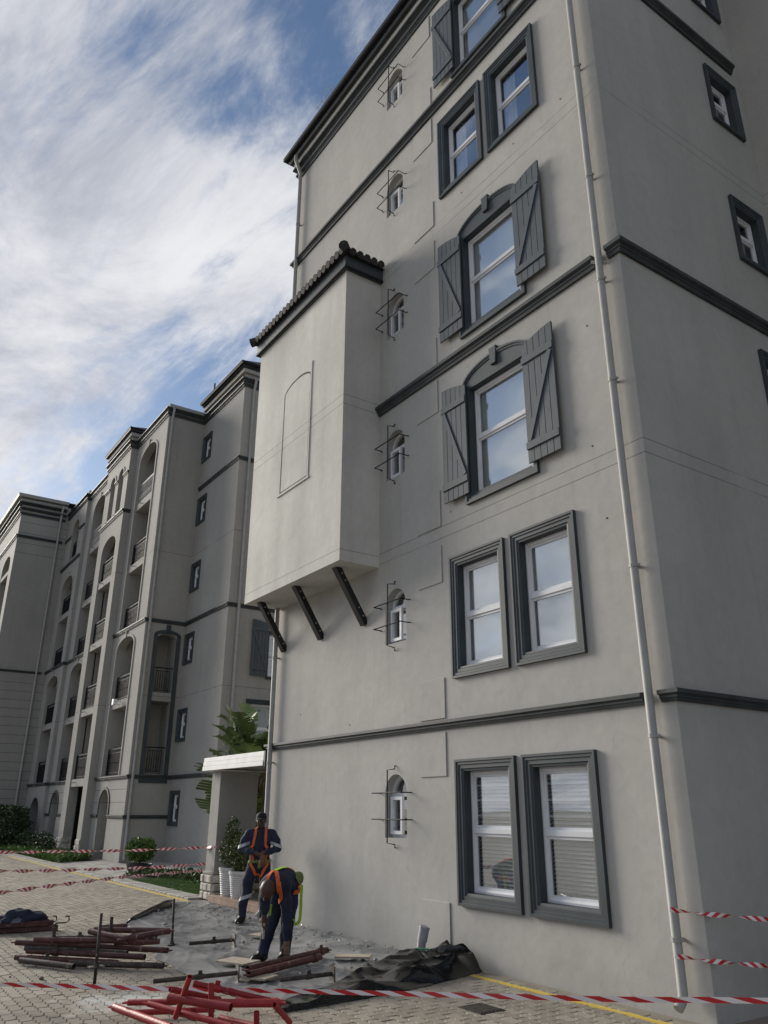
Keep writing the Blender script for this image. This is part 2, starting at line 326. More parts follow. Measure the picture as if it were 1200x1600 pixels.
PAV_L, PAV_W, PAV_T = 0.222, 0.111, 0.05
def paver_poly(gap=0.0035, a=0.011):
    L, W = PAV_L, PAV_W
    e = [(0.0, 0.0), (L*0.125, a), (L*0.375, -a), (L*0.5, 0.0), (L*0.625, a), (L*0.875, -a)]
    lo = [(x, y) for x, y in e] + [(L, 0.0), (L+0.006, W*0.5)]
    up = [(L, W)] + [(x, y+W) for x, y in reversed(e[1:])] + [(0.0, W), (0.006, W*0.5)]
    pts = lo + up
    cx, cy = L/2, W/2
    return [(cx+(x-cx)*(1-2*gap/L), cy+(y-cy)*(1-2*gap/W)) for x, y in pts]
PP = paver_poly(); PB = paver_poly(-0.0005)
def paver_verts(x, y, tilt=(0, 0), dz=0.0):
    n = len(PP); vs = []
    for (px, py), z in [(p, PAV_T-0.004) for p in PP] + [(p, PAV_T-0.02) for p in PB]:
        vs.append((x+px, y+py, z+dz+tilt[0]*(px-PAV_L/2)+tilt[1]*(py-PAV_W/2)))
    cxs = PAV_L/2; cys = PAV_W/2
    top = [(x+cxs+(px-cxs)*0.955, y+cys+(py-cys)*0.92, PAV_T+dz+tilt[0]*(px-cxs)+tilt[1]*(py-cys)) for px, py in PP]
    return vs + top
nP = len(PP)
def paver_faces(o=0):
    fs = [tuple(o+2*nP+i for i in range(nP))]
    for i in range(nP):
        j = (i+1) % nP
        fs.append((o+i, o+j, o+2*nP+j, o+2*nP+i)); fs.append((o+nP+i, o+nP+j, o+j, o+i))
    return fs
def proj(p):
    q = Vector(p)-CAM; zc = q.dot(_cf)
    if zc < 0.1: return None
    return 600+FPX*q.dot(_cr)/zc, 800-FPX*q.dot(_cu)/zc
def on_paving(x, y):
    if y > -0.02 and x > -16.3: return False
    if x <= -16.3: return y < 0.05
    return True
def under_tarp(x, y): return -15.5 < x < -8.6 and -2.3 < y < -0.1 and y > -0.4-1.9*((x+15.5)/7.0 if x < -12.5 else 1)
cells = []
nr = int(9.2/PAV_W)
for r in range(nr):
    y = -0.125 - PAV_W*(r+1) + (0.0)
    off = (r % 2)*PAV_L/2
    for k in range(int(40/PAV_L)):
        x = -3.5 - PAV_L*(k+1) + off
        q = proj((x+0.1, y+0.05, 0.05))
        if q is None or q[0] < -450 or q[0] > 1500 or q[1] > 2100: continue
        if under_tarp(x, y): continue
        cells.append(((Vector((x, y, 0))-CAM).length, x, y, -10 < q[0] < 1210 and q[1] < 1610))
cells.sort()
near = [c for c in cells if c[3] and not (-7.7 < c[1] < -6.4 and -3.9 < c[2] < -0.6 and False)][:300]
nearset = {(c[1], c[2]) for c in near}
pav_root = MB()
# bedding sheet under the pavers carries the paving as one piece of the setting
pav_root.add([(-45, -9.5, -0.004), (-3.5, -9.5, -0.004), (-3.5, -0.01, -0.004), (-45, -0.01, -0.004)], [(0, 1, 2, 3)])
for (x0, y0, x1, y1) in ((-4.65, -0.01, -3.9, 3.8),): pav_root.add([(x0, y0, -0.004), (x1, y0, -0.004), (x1, y1, -0.004), (x0, y1, -0.004)], [(0, 1, 2, 3)])
for v in range(len(pav_root.v)): pav_root.v[v] = (pav_root.v[v][0], pav_root.v[v][1], 0.024)
PZ = -0.05      # whole paving is let into the ground so that its top is z = 0
paving = tag(put(pav_root, 'brick_paving', M['ground'], loc=(0, 0, PZ)), kind='structure')
vs, fs, pv = [], [], []
for d, x, y, vis in cells:
    if (x, y) in nearset: continue
    o = len(vs); vs += paver_verts(x, y, (random.gauss(0, 0.012), random.gauss(0, 0.02)), random.gauss(0, 0.0012)); f_ = paver_faces(o); fs += f_; pv += [random.random()]*len(f_)
me = bpy.data.meshes.new('pavers'); me.from_pydata(vs, [], fs); me.materials.append(M['paver'])
at = me.attributes.new('pv', 'FLOAT', 'FACE'); at.data.foreach_set('value', pv)
tag(link('distant_paver_field', me, paving, (0, 0, 0), 0, True), kind='stuff')
var = []
for i in range(8):
    m_ = bpy.data.meshes.new('paver'); m_.from_pydata(paver_verts(0, 0, (random.gauss(0, 0.012), random.gauss(0, 0.02)), random.gauss(0, 0.0012)), [], paver_faces()); m_.materials.append(M['paver'])
    a_ = m_.attributes.new('pv', 'FLOAT', 'FACE'); a_.data.foreach_set('value', [i/7.0]*len(m_.polygons)); var.append(m_)
for d, x, y, vis in near: link('paver', random.choice(var), paving, (x, y, 0), 0, True)
# painted yellow line, broken into worn dabs over the pavers, a skin 3 mm thick
def yellow_strip(x0, x1, yf, w):
    mb = MB(); n = int((x1-x0)/0.06)
    for i in range(n):
        a = x0+(x1-x0)*i/n; b = x0+(x1-x0)*(i+1)/n
        j0, j1 = random.uniform(-0.008, 0.008), random.uniform(-0.008, 0.008)
        mb.box(a, b+0.002, yf(a)-w/2+j0, yf(a)+w/2+j1, 0.046, 0.0548+random.uniform(0, 0.0006))
    return mb
put(yellow_strip(-8.2, -4.75, lambda x: -0.31+0.012*math.sin(x*2), 0.085), 'yellow_line', M['yellow'], paving, (0, 0, 0), 0, True)
put(yellow_strip(-34, -15.6, lambda x: -0.20+0.01*math.sin(x), 0.09), 'yellow_line', M['yellow'], paving, (0, 0, 0), 0, True)
# kerb strip along the garden, one kerb stone after another
kb = tag(put(MB().box(-44, -16.3, -0.06, 0.28, -0.3, -0.06), 'kerb', M['ground']), kind='structure')
for i in range(110):
    x = -16.35-0.25*(i+1)
    inst('kerbstone', lambda: MB().box(0, 0.24, -0.10, 0.30, -0.06, 0.035), 'kerb_stone', M['kerb'], kb, (x, 0, random.gauss(0, 0.003)), 0, True, bevel=0.012)
# garden path of slabs and the planting beds
pth = tag(put(MB().box(-29.6, -22.5, 0.29, 6.5, -0.2, -0.025), 'garden_path', M['ground']), kind='structure')
for i in range(17):
    for j in range(15):
        x, y = -29.6+0.42*i, 0.32+0.42*j
        if x > -23.9 and y > 3.3: continue
        if x+0.42 > -27.9 and False: continue
        inst('slab', lambda: MB().box(0, 0.41, 0, 0.41, -0.03, 0.012), 'paving_slab', M['slab'], pth, (x, y, random.gauss(0, 0.002)), 0, True, bevel=0.006)
tag(put(MB().box(-43, -29.7, 0.29, 1.98, -0.2, 0.0), 'planting_bed', M['soil']), kind='structure')
tag(put(MB().box(-22.4, -16.4, 0.31, 3.4, -0.2, 0.0), 'lawn_bed', M['soil']), kind='structure')

# ================================================================== MAIN BUILDING
XL, XR, YB = -13.30, -4.71, 3.85
ST = 2.66
main = empty('apartment_building', (-9.0, 0, 0), 'tall grey plastered apartment block with charcoal trim and slate shutters, nearest the camera', 'building')
rect_w = []   # (x, z, W, H, blind)
for z, bl in ((0.62, 'venetian'), (3.28, 'roller'), (11.19, 'none')):
    rect_w += [(-8.02, z, 1.08, 1.65, bl), (-6.82, z, 1.08, 1.65, bl)]
arch_w = [(-9.62, 1.32+ST*k) for k in range(6)]
shut_w = [(5.59, 'roller'), (5.59+ST, 'roller'), (5.59+3*ST-0.03, 'vertical')]
SW, SH, SR = 1.38, 2.09, 0.28
side_w = [(2.76, z) for z in (1.07, 3.73, 6.40, 9.06, 11.72, 14.38)]
holes = [(x+0.02, x+W-0.02, z+0.02, z+H-0.02, 0, 0.04) for x, z, W, H, b in rect_w]
holes += [(x, x+0.52, z, z+0.82, 0.26, 0.17) for x, z in arch_w]
holes += [(-7.62+0.03, -7.62+SW-0.03, z+0.03, z+SH-SR, 0, 0.04) for z, b in shut_w]
mb = MB(); wall(mb, XL, XR, -0.1, 16.4, holes, 0.05, PF(0))
put(mb, 'wall', M['wall'], main)
mb = MB(); wall(mb, 0, YB, -0.1, 16.4, [(y+0.02, y+0.83-0.02, z+0.02, z+1.15-0.02, 0, 0.04) for y, z in side_w], 0.05, PX(XR))
put(mb, 'wall', M['wall'], main)
mb = MB(); mb.box(XR+0.001, 4.0, YB, YB+0.3, -0.1, 16.4); put(mb, 'wall', M['wall'], main)            # rear wing, facing the court
mb = MB(); mb.quad((XL, 14, -0.1), (XL, 0, -0.1), (XL, 0, 16.4), (XL, 14, 16.4)); mb.quad((XL, 14, -0.1), (XR, 14, -0.1), (XR, 14, 16.4), (XL, 14, 16.4)); mb.quad((XR, YB, -0.1), (XR, 14, -0.1), (XR, 14, 16.4), (XR, YB, 16.4))
put(mb, 'wall', M['wall'], main)
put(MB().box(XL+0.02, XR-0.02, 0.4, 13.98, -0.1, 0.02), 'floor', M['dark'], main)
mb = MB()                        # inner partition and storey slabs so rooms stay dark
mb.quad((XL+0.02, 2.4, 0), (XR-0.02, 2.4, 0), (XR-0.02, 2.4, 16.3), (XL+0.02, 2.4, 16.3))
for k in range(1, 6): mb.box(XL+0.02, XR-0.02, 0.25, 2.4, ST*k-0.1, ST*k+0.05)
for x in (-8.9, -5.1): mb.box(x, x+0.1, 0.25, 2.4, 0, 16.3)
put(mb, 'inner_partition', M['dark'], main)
# roof and cornice
ov = 0.31
mb = MB(); e = [(XL-ov, -ov, 16.52), (XR+ov, -ov, 16.52), (XR+ov, 14+ov, 16.52), (XL-ov, 14+ov, 16.52)]; rdg = [((XL+XR)/2, 4.2, 18.6), ((XL+XR)/2, 10, 18.6)]
mb.add(e+rdg, [(0, 1, 4), (1, 2, 5, 4), (2, 3, 5), (3, 0, 4, 5), (0, 3, 2, 1)]); put(mb, 'roof', M['tile'], main)
CP = [(XL, 8), (XL, 0), (XR, 0), (XR, YB)]
def course_prof(z0, z1, p): h = z1-z0; return [(-0.02, z0), (p*0.35, z0), (p*0.5, z0+h*0.3), (p*0.62, z0+h*0.32), (p*0.62, z0+h*0.52), (p*0.9, z0+h*0.62), (p, z0+h*0.66), (p, z1), (-0.02, z1+0.012)]
put(MB().sweep(CP, course_prof(15.80, 15.95, 0.08)), 'cornice', M['course'], main)
put(MB().sweep(CP, course_prof(15.99, 16.13, 0.14)), 'cornice', M['course'], main)
put(MB().sweep(CP, [(-0.02, 16.135), (0.12, 16.135), (0.12, 16.30), (-0.02, 16.30)]), 'frieze', M['wall'], main)
put(MB().sweep(CP, [(-0.02, 16.305), (0.20, 16.305), (0.22, 16.36), (0.22, 16.395), (-0.02, 16.395)]), 'cornice', M['course'], main)
put(MB().sweep(CP, [(0.15, 16.40), (0.29, 16.40), (0.32, 16.43), (0.32, 16.53), (0.305, 16.53), (0.30, 16.44), (0.15, 16.44)]), 'gutter', M['iron'], main)
for z0, z1, s in ((2.66, 2.77, 0.085), (7.90, 8.05, 0.10), (13.21, 13.36, 0.10)):
    put(MB().sweep([(XL, 8), (XL, 0), (-5.06, 0)], course_prof(z0, z1, s)), 'string_course', M['course'], main)
    put(MB().sweep([(-4.86, 0), (XR, 0), (XR, YB-0.06 if z0 < 13 else 3.62)], course_prof(z0, z1, s)), 'string_course', M['course'], main)
# downpipes
def downpipe(parent, x, y, z0, z1, r, clamps, off=0.085, dirn=(0, -1), mat=None, shoe=True, swan=None):
    dx, dy = dirn; cx_, cy_ = x+dx*off, y+dy*off; mb = MB(); pts = []
    if shoe: pts += [(cx_+dx*0.085, cy_+dy*0.085, z0), (cx_+dx*0.025, cy_+dy*0.025, z0+0.05), (cx_, cy_, z0+0.10)]
    else: pts += [(cx_, cy_, z0)]
    pts += [(cx_, cy_, z1)]
    if swan: pts += [(cx_, cy_, z1+0.05), (cx_+dx*swan, cy_+dy*swan, z1+0.38), (cx_+dx*swan, cy_+dy*swan, z1+0.52)]
    mb.tube(pts, r, 12)
    o = put(mb, 'downpipe', mat or M['pipe'], parent, smooth=True, autosmooth=50)
    for z in clamps:
        c = MB(); c.tube([(cx_, cy_, z-0.018), (cx_, cy_, z+0.018)], r*1.16, 12); c.bar((cx_-r*1.1*abs(dy), cy_, z), (cx_+r*1.7*abs(dy)+0.0, cy_+r*0.0, z), 0.03, 0.024)
        c.bar((cx_, cy_, z), (x-dx*0.002, y-dy*0.002, z), 0.025, 0.025)
        put(c, 'pipe_clamp', mat or M['pipe'], o, (0, 0, 0), 0, True)
    return o
downpipe(main, -4.955, 0, 0.10, 15.75, 0.043, [0.62, 2.35, 4.05, 6.25, 7.62, 9.2, 11.1, 13.05, 14.6], swan=0.14)
downpipe(main, -13.12, 0, 0.02, 15.75, 0.043, [0.9, 2.45, 4.3, 6.6, 9.2, 11.8, 14.3], swan=0.14)
put(MB().tube([(-5.06, -0.09, 7.95), (-4.9, -0.02, 7.86)], 0.02, 6), 'pipe_clamp', M['pipe'], main)

# ---------- windows
WPROF = [(0, 0), (0, 0.05), (0.028, 0.05), (0.036, 0.038), (0.062, 0.038), (0.070, 0.026), (0.108, 0.026), (0.118, 0.014), (0.14, 0.010), (0.14, -0.15)]
def sash_parts(root, key, a, b, c, d, w0, mid, blind, bars=False, frame_w=0.045, slab=0.0):
    """white frame, panes and blind inside the opening a..b, c..d"""
    def fr():
        m = MB(); ring(m, lambda t: arc_outline(a, b, c, d, 0, t), [(0, w0-0.06), (0, w0), (frame_w*0.5, w0+0.006), (frame_w, w0), (frame_w, w0-0.05)])
        return m
    inst((key, 'fr'), fr, 'frame', M['white'], root, (0, 0, 0), 0, True)
    zm = c+(d-c)*mid
    inst((key, 'rail'), lambda: MB().box(a+frame_w, b-frame_w, -(w0+0.012), -(w0-0.045), zm-0.032, zm+0.032), 'meeting_rail', M['white'], root, (0, 0, 0), 0, True, bevel=0.006)
    for i, (z0, z1, ww) in enumerate(((c+frame_w, zm-0.032, w0-0.022), (zm+0.032, d-frame_w, w0-0.034))):
        inst((key, 'pane', i), lambda z0=z0, z1=z1, ww=ww: MB().box(a+frame_w, b-frame_w, -ww, -ww+0.006, z0, z1), 'pane', M['glass'], root, (0, 0, 0), 0, True)
        def sash(z0=z0, z1=z1, ww=ww):
            m = MB(); ring(m, lambda t: arc_outline(a+frame_w, b-frame_w, z0, z1, 0, t), [(0, ww+0.014), (0.028, ww+0.014), (0.03, ww)]); return m
        inst((key, 'sash', i), sash, 'sash', M['white'], root, (0, 0, 0), 0, True)
    wb = w0-0.13 if blind == 'none' else w0-0.075
    if bars:
        for k in range(3):
            z = zm+(d-zm)*(0.25*(k+1)); inst((key, 'bar', k), lambda z=z: MB().box(a+0.02, b-0.02, -(w0-0.046), -(w0-0.058), z-0.011, z+0.011), 'burglar_bar', M['white'], root, (0, 0, 0), 0, True)
    def bl():
        m = MB()
        if blind == 'venetian':
            n = int((d-c-0.1)/0.042)
            for i in range(n):
                z = c+0.06+0.042*i; m.quad((a+0.05, -wb, z), (b-0.05, -wb, z), (b-0.05, -wb+0.03, z+0.036), (a+0.05, -wb+0.03, z+0.036))
            m.box(a+0.04, b-0.04, -wb, -wb+0.04, d-0.06, d-0.02)
            for u in (a+0.2, b-0.2): m.box(u, u+0.004, -wb-0.003, -wb-0.001, c+0.05, d-0.05)
        elif blind == 'roller':
            m.quad((a+0.035, -wb, c+0.02), (b-0.03, -wb, c+0.02), (b-0.03, -wb, d-0.01), (a+0.035, -wb, d-0.01)); m.box(a+0.035, b-0.03, -wb-0.01, -wb+0.012, c+0.02, c+0.045)
        elif blind == 'vertical':
            n = int((b-a-0.1)/0.075)
            for i in range(n):
                u = a+0.06+0.075*i; m.quad((u, -wb, c+0.02), (u+0.07, -wb+0.025, c+0.02), (u+0.07, -wb+0.025, d-0.02), (u, -wb, d-0.02))
        else:
            for u0_ in (a+0.05,):
                prev = None
                for i in range(9):
                    u = u0_+0.03*i; y_ = -wb+0.02*math.sin(i*1.9)
                    if prev: m.quad((prev[0], prev[1], c+0.02), (u, y_, c+0.02), (u, y_, d-0.02), (prev[0], prev[1], d-0.02))
                    prev = (u, y_)
        return m
    inst((key, 'blind'), bl, 'blind' if blind != 'none' else 'curtain', M['slat'] if blind == 'venetian' else M['blind'], root, (0, 0, 0), 0, True)
def rect_window(parent, loc, W, H, rz, blind, bars=False, mid=0.5, sur=0.14, mat=None):
    def f():
        m = MB(); k = sur/0.14; ring(m, lambda t: arc_outline(0, W, 0, H, 0, t), [(t*k, w) for t, w in WPROF]); return m
    o = inst(('rw', W, H, sur), f, 'window', M['trim'], parent, loc, rz)
    sash_parts(o, ('rw', W, H, blind, bars), sur, W-sur, sur, H-sur, -0.095, mid, blind, bars)
    return o
for x, z, W, H, b in rect_w: rect_window(main, (x, -0.001, z), W, H, 0, b, bars=(b == 'venetian'))
for y, z in side_w: rect_window(main, (XR+0.001, y, z), 0.83, 1.15, rad(90), 'none', mid=0.55, sur=0.13)

def shutter_window(parent, x, y, z, blind, rz=0.0):
    W, H, R = SW, SH, SR; n = 14; it = 0.12; zi = H-SR-0.05     # inner head is flat
    def outl(t):
        o = arc_outline(0, W, 0, H, R, t, n)
        return o
    def inner(a, c, top):
        pts = [(a, c), (W-a, c)]
        for k in range(n+1):
            pts.append((W-a-(W-2*a)*k/n, top))
        return pts
    def f():
        m = MB(); rings = [[(u, -w, zz) for u, zz in outl(t)] for t, w in ((0, 0), (0, 0.05), (0.03, 0.05), (0.036, 0.036), (0.062, 0.036), (0.068, 0.022), (0.09, 0.022))]
        rings.append([(u, -0.012, zz) for u, zz in inner(it, it+0.02, zi)]); rings.append([(u, 0.15, zz) for u, zz in inner(it, it+0.02, zi)])
        m.loft(rings); return m
    o = inst('shutwin', f, 'window', M['trim'], parent, (x, y-0.001, z), rz)
    def key():
        m = MB(); m.loft([[(W/2-0.055, -w, H-0.20), (W/2+0.055, -w, H-0.20), (W/2+0.075, -w, H+0.07), (W/2-0.075, -w, H+0.07)] for w in (0.0, 0.058)], True, True); return m
    inst('key', key, 'keystone', M['trim'], o, (0, 0, 0), 0, True, bevel=0.006)
    sash_parts(o, ('sw', blind), it, W-it, it+0.02, zi, -0.095, 0.53, blind)
    return o
def shutter(parent, x, y, z, W, H0, H1, flip, rz=0.0, planks=5):
    """H0 height at the hinge side (by the window), H1 at the outer edge; flip: hinge on the left"""
    def top(u): q = u/W if flip else 1-u/W; return H0+(H1-H0)*math.sin(q*math.pi/2)
    k0 = ('sh', W, H0, H1, flip)
    root = inst((*k0, 'b'), lambda: MB().add([(0.004, -0.052, 0.004), (W-0.004, -0.052, 0.004), (W-0.004, -0.052, top(W-0.004)-0.006), (W/2, -0.052, top(W/2)-0.006), (0.004, -0.052, top(0.004)-0.006),
            (0.004, -0.066, 0.004), (W-0.004, -0.066, 0.004), (W-0.004, -0.066, top(W-0.004)-0.006), (W/2, -0.066, top(W/2)-0.006), (0.004, -0.066, top(0.004)-0.006)],
            [(0, 1, 2, 3, 4), (5, 6, 7, 8, 9), (0, 1, 6, 5), (1, 2, 7, 6), (2, 3, 8, 7), (3, 4, 9, 8), (4, 0, 5, 9)]), 'shutter', M['shutter'], parent, (x, y, z), rz)
    pw = W/planks
    for i in range(planks):
        def pl(i=i):
            a, b = i*pw+0.003, (i+1)*pw-0.003; m = MB(); m.loft([[(a, -w, 0), (b, -w, 0), (b, -w, top(b)), ((a+b)/2, -w, top((a+b)/2)), (a, -w, top(a))] for w in (0.060, 0.080)], True, True); return m
        inst((*k0, 'p', i), pl, 'plank', M['shutter'], root, (0, 0, 0), 0, True, bevel=0.0022)
    za, zb = 0.23, H0-0.22
    for q, zz in enumerate((za, zb)): inst((*k0, 'l', q), lambda zz=zz: MB().box(-0.002, W+0.002, -0.100, -0.0805, zz-0.05, zz+0.05), 'batten', M['shutter'], root, (0, 0, 0), 0, True, bevel=0.003)
    p, q = ((0.05, -0.090, za+0.06), (W-0.05, -0.090, zb-0.06))
    if not flip: p, q = ((W-0.05, -0.090, za+0.06), (0.05, -0.090, zb-0.06))
    inst((*k0, 'br'), lambda: MB().bar(p, q, 0.018, 0.075, up=(0, 0, 1)), 'brace', M['shutter'], root, (0, 0, 0), 0, True, bevel=0.003)
    return root
for z, b in shut_w:
    shutter_window(main, -7.62, 0, z, b)
    shutter(main, -8.05, 0, z+0.14, 0.54, 1.68, 1.80, False)
    shutter(main, -6.35, 0, z+0.14, 0.55, 1.68, 1.80, True)

# ---------- little arched stair windows with guards
def arched_window(parent, x, y, z, rz=0.0, openw=False):
    W, H, R = 0.52, 0.82, 0.26
    def f():
        m = MB(); ring(m, lambda t: arc_outline(0, W, 0, H, R, t), [(0, -0.19), (0, -0.125), (0.045, -0.125), (0.045, -0.18)])
        m.box(0.04, W-0.04, 0.125, 0.17, H-R-0.03, H-R+0.03); return m
    root = inst('aw', f, 'arched_window', M['white'], parent, (x, y, z), rz)
    def lp(): return MB().box(0.04, W-0.04, 0.15, 0.156, 0.04, H-R-0.03)
    def up():
        m = MB(); o = arc_outline(0.04, W-0.04, H-R+0.03, H-0.04, R-0.07); m.add([(u, 0.15, zz) for u, zz in o], [tuple(range(len(o)))]); return m
    inst('aw_p0', lp, 'pane', M['glass'], root, (0, 0, 0), 0, True); inst('aw_p1', up, 'pane', M['glass'], root, (0, 0, 0), 0, True)
    def cs():
        m = MB(); ring(m, lambda t: arc_outline(0.045, W*0.62, 0.045, H-R-0.03, 0, t), [(0, -0.10), (0, -0.06), (0.045, -0.06), (0.045, -0.10), (0, -0.10)]); return m
    inst('aw_c', cs, 'casement', M['white'], root, (0, 0, 0), 0, True)
    return root
def guard(parent, x, y, z):
    """bent iron bars standing 145 mm off the wall in front of a stair window"""
    s = -0.145; cx_ = 0.26; r = 0.009
    def v():
        m = MB(); m.tube([(cx_, 0.01, 0.93), (cx_, -0.02, 0.93), (cx_, -0.02, 0.89), (cx_, s, 0.87), (cx_, s, -0.06), (cx_, -0.02, -0.08), (cx_, -0.02, -0.12), (cx_, 0.01, -0.12)], r, 6); return m
    root = inst('gv', v, 'window_guard', M['iron'], parent, (x, y, z))
    for zz in (0.575, 0.235):
        inst(('gh', zz), lambda zz=zz: MB().tube([(-0.11, 0.01, zz), (-0.11, -0.02, zz-0.0), (-0.09, -0.02, zz), (-0.09, s-0.018, zz), (W_G-0.09+0.18, s-0.018, zz), (W_G-0.09+0.18, -0.02, zz), (W_G-0.09+0.20, -0.02, zz), (W_G-0.09+0.20, 0.01, zz)], r, 6), 'bar', M['iron'], root, (0, 0, 0), 0, True)
    return root
W_G = 0.52
for i, (x, z) in enumerate(arch_w):
    arched_window(main, x, 0, z); guard(main, x, 0, z)
# ---------- plaster cover panels beside the stair windows
pz_ = [(0.06, 0.63), (2.08, 2.63), (2.80, 3.33), (4.64, 5.18), (5.47, 6.02), (7.30, 7.86), (8.10, 8.62), (9.96, 10.50), (10.80, 11.32), (12.62, 13.17), (13.40, 13.92), (15.2, 15.75)]
for a, b in pz_: put(MB().box(-8.77, -8.22, -0.014, -0.001, a, b), 'cover_panel', M['wall'], main, bevel=0.004)

# ---------- box oriel on timber brackets
BX0, BX1, BY, BZ0, BZ1 = -13.21, -9.81, -0.73, 5.24, 10.60
mb = MB(); wall(mb, BX0, BX1, BZ0, BZ1, [(-12.00, -10.95, 7.03, 9.24, 0.20, 0.06)], 0.06, PF(BY))
o_ = arc_outline(-12.00, -10.95, 7.03, 9.24, 0.20); mb.add([(u, BY+0.06, z) for u, z in o_], [tuple(range(len(o_)))])
o_ = arc_outline(-12.00, -10.95, 7.03, 9.24, 0.20, 0.042); mb.loft([[(u, BY+0.059, z) for u, z in o_], [(u, BY+0.001, z) for u, z in o_]]); mb.add([(u, BY+0.001, z) for u, z in o_], [tuple(range(len(o_)))])
P4 = PX(BX1); mb.quad((BX1, BY, BZ0), (BX1, 0, BZ0), (BX1, 0, BZ1), (BX1, BY, BZ1)); mb.quad((BX0, BY, BZ0), (BX0, 0, BZ0), (BX0, 0, BZ1), (BX0, BY, BZ1)); mb.quad((BX0, BY, BZ0), (BX1, BY, BZ0), (BX1, 0, BZ0), (BX0, 0, BZ0))
oriel = put(mb, 'oriel', M['bay'], main)
m2 = MB(); m2.box(-12.06, -10.89, BY-0.022, BY-0.001, 6.99, 7.03); m2.box(-10.949, -10.915, BY-0.016, BY-0.001, 7.031, 9.32)
put(m2, 'niche_edging', M['bay'], oriel, (0, 0, 0), 0, True)
put(MB().sweep([(BX0-0.001, 0), (BX0-0.001, BY), (BX1, BY), (BX1, 0)], [(-0.02, 10.60), (0.05, 10.60), (0.07, 10.63), (0.07, 10.86), (-0.02, 10.86)]), 'fascia', M['trim'], oriel, (0, 0, 0), 0, True)
put(MB().sweep([(BX0-0.001, 0), (BX0-0.001, BY), (BX1, BY), (BX1, 0)], [(0.0705, 10.60), (0.085, 10.60), (0.085, 10.64), (0.0705, 10.64)]), 'fascia', M['iron'], oriel, (0, 0, 0), 0, True)
m2 = MB(); q = 0.12; m2.add([(BX0-q, BY-q, 10.87), (BX1+q, BY-q, 10.87), (BX1+q, -0.001, 10.87), (BX0-q, -0.001, 10.87), (BX0+0.45, -0.001, 11.10), (BX1-0.45, -0.001, 11.10)], [(0, 1, 2, 3), (0, 1, 5, 4), (1, 2, 5), (3, 0, 4)])
put(m2, 'roof', M['tile'], oriel, (0, 0, 0), 0, True)
nt_ = 24
for i in range(nt_):
    u = BX0-q+0.05+(BX1-BX0+2*q-0.1)*i/(nt_-1)
    inst('btile', lambda: MB().tube([(0, 0, 0), (0, 0.22, 0.055)], [0.072, 0.060], 9), 'roof_tile', M['tile'], oriel, (u, BY-q-0.05, 10.905), 0, True, smooth=True, autosmooth=50)
for i in range(5):
    inst('btile2', lambda: MB().tube([(0, 0, 0), (-0.22, 0, 0.055)], [0.072, 0.060], 9), 'roof_tile', M['tile'], oriel, (BX1+q+0.05, BY-q+0.15+0.15*i, 10.905), 0, True, smooth=True, autosmooth=50)
put(MB().tube([(BX1+q+0.06, BY-q-0.06, 10.94), (BX1+q-0.3, BY-q+0.3, 11.06)], [0.095, 0.08], 9), 'hip_tile', M['tile'], oriel, (0, 0, 0), 0, True, smooth=True, autosmooth=50)
put(MB().tube([(BX0-q-0.06, BY-q-0.06, 10.94), (BX0-q+0.3, BY-q+0.3, 11.06)], [0.095, 0.08], 9), 'hip_tile', M['tile'], oriel, (0, 0, 0), 0, True, smooth=True, autosmooth=50)
for x in (-10.2, -11.55, -12.9):
    b_ = put(MB().bar((x, -0.56, 5.27), (x, 0.0, 4.40), 0.10, 0.13, up=(1, 0, 0)), 'bracket', M['blackwood'], main, bevel=0.008)
    for q in (0.14, 0.26, 0.72, 0.86):
        c = (x+0.067, -0.56*(1-q), 5.27-0.87*q); put(MB().tube([(c[0]-0.004, c[1], c[2]), (c[0]+0.007, c[1], c[2])], 0.012, 8), 'bolt', M['pipe'], b_, (0, 0, 0), 0, True)
for x, z in ((-8.0, 5.62), (-7.2, 5.62), (-5.4, 5.62), (-6.3, 10.95), (-7.5, 10.95), (-5.35, 10.95), (-5.3, 7.2), (-10.6, 2.9), (-12.2, 3.2), (-5.3, 4.7)):
    put(MB().tube([(x, -0.004, z), (x, 0.01, z)], 0.011, 8), 'anchor_hole', M['iron'], main)
# aerial on the roof edge
a_ = MB(); a_.tube([(-11.9, -0.05, 16.5), (-12.0, -0.15, 17.15)], 0.012, 6); a_.tube([(-12.35, -0.15, 17.1), (-11.55, -0.15, 17.1)], 0.008, 5)
for k in range(4): a_.tube([(-12.3+0.2*k, -0.3, 17.1), (-12.3+0.2*k, 0.0, 17.1)], 0.005, 4)
tag(put(a_, 'aerial', M['white']), 'thin television aerial poking over the roof gutter of the tall block', 'aerial')
# ================================================================== LEFT BUILDING (same make, further along the drive)
left = empty('apartment_building', (-33, 2, 0), 'long grey apartment block with arched balconies and courses, standing beyond the lawn', 'building')
C1, C2, C3, CT = 2.69, 8.09, 13.48, 16.40
AX0, AX1, AY = -31.75, -27.90, 2.00
BX_0, BX_1, BYY = -35.15, -31.75, 1.71
CX0 = -39.20
DX0, DY = -43.00, 1.84
EY = -0.60
RX, RY = -24.05, 3.51
TOP = 16.95
BD = 2.2   # balcony depth
FL = [2.69, 5.38, 8.09, 10.78, 13.48]
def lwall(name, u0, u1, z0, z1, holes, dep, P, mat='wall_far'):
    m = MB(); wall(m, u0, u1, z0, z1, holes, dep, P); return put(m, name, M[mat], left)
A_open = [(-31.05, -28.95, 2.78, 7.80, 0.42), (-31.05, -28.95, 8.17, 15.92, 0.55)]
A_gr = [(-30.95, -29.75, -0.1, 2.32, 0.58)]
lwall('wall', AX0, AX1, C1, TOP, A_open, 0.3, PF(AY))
lwall('wall', AX0, AX1, -0.1, C1, A_gr, 0.8, PF(AY), 'wall_rust_low')
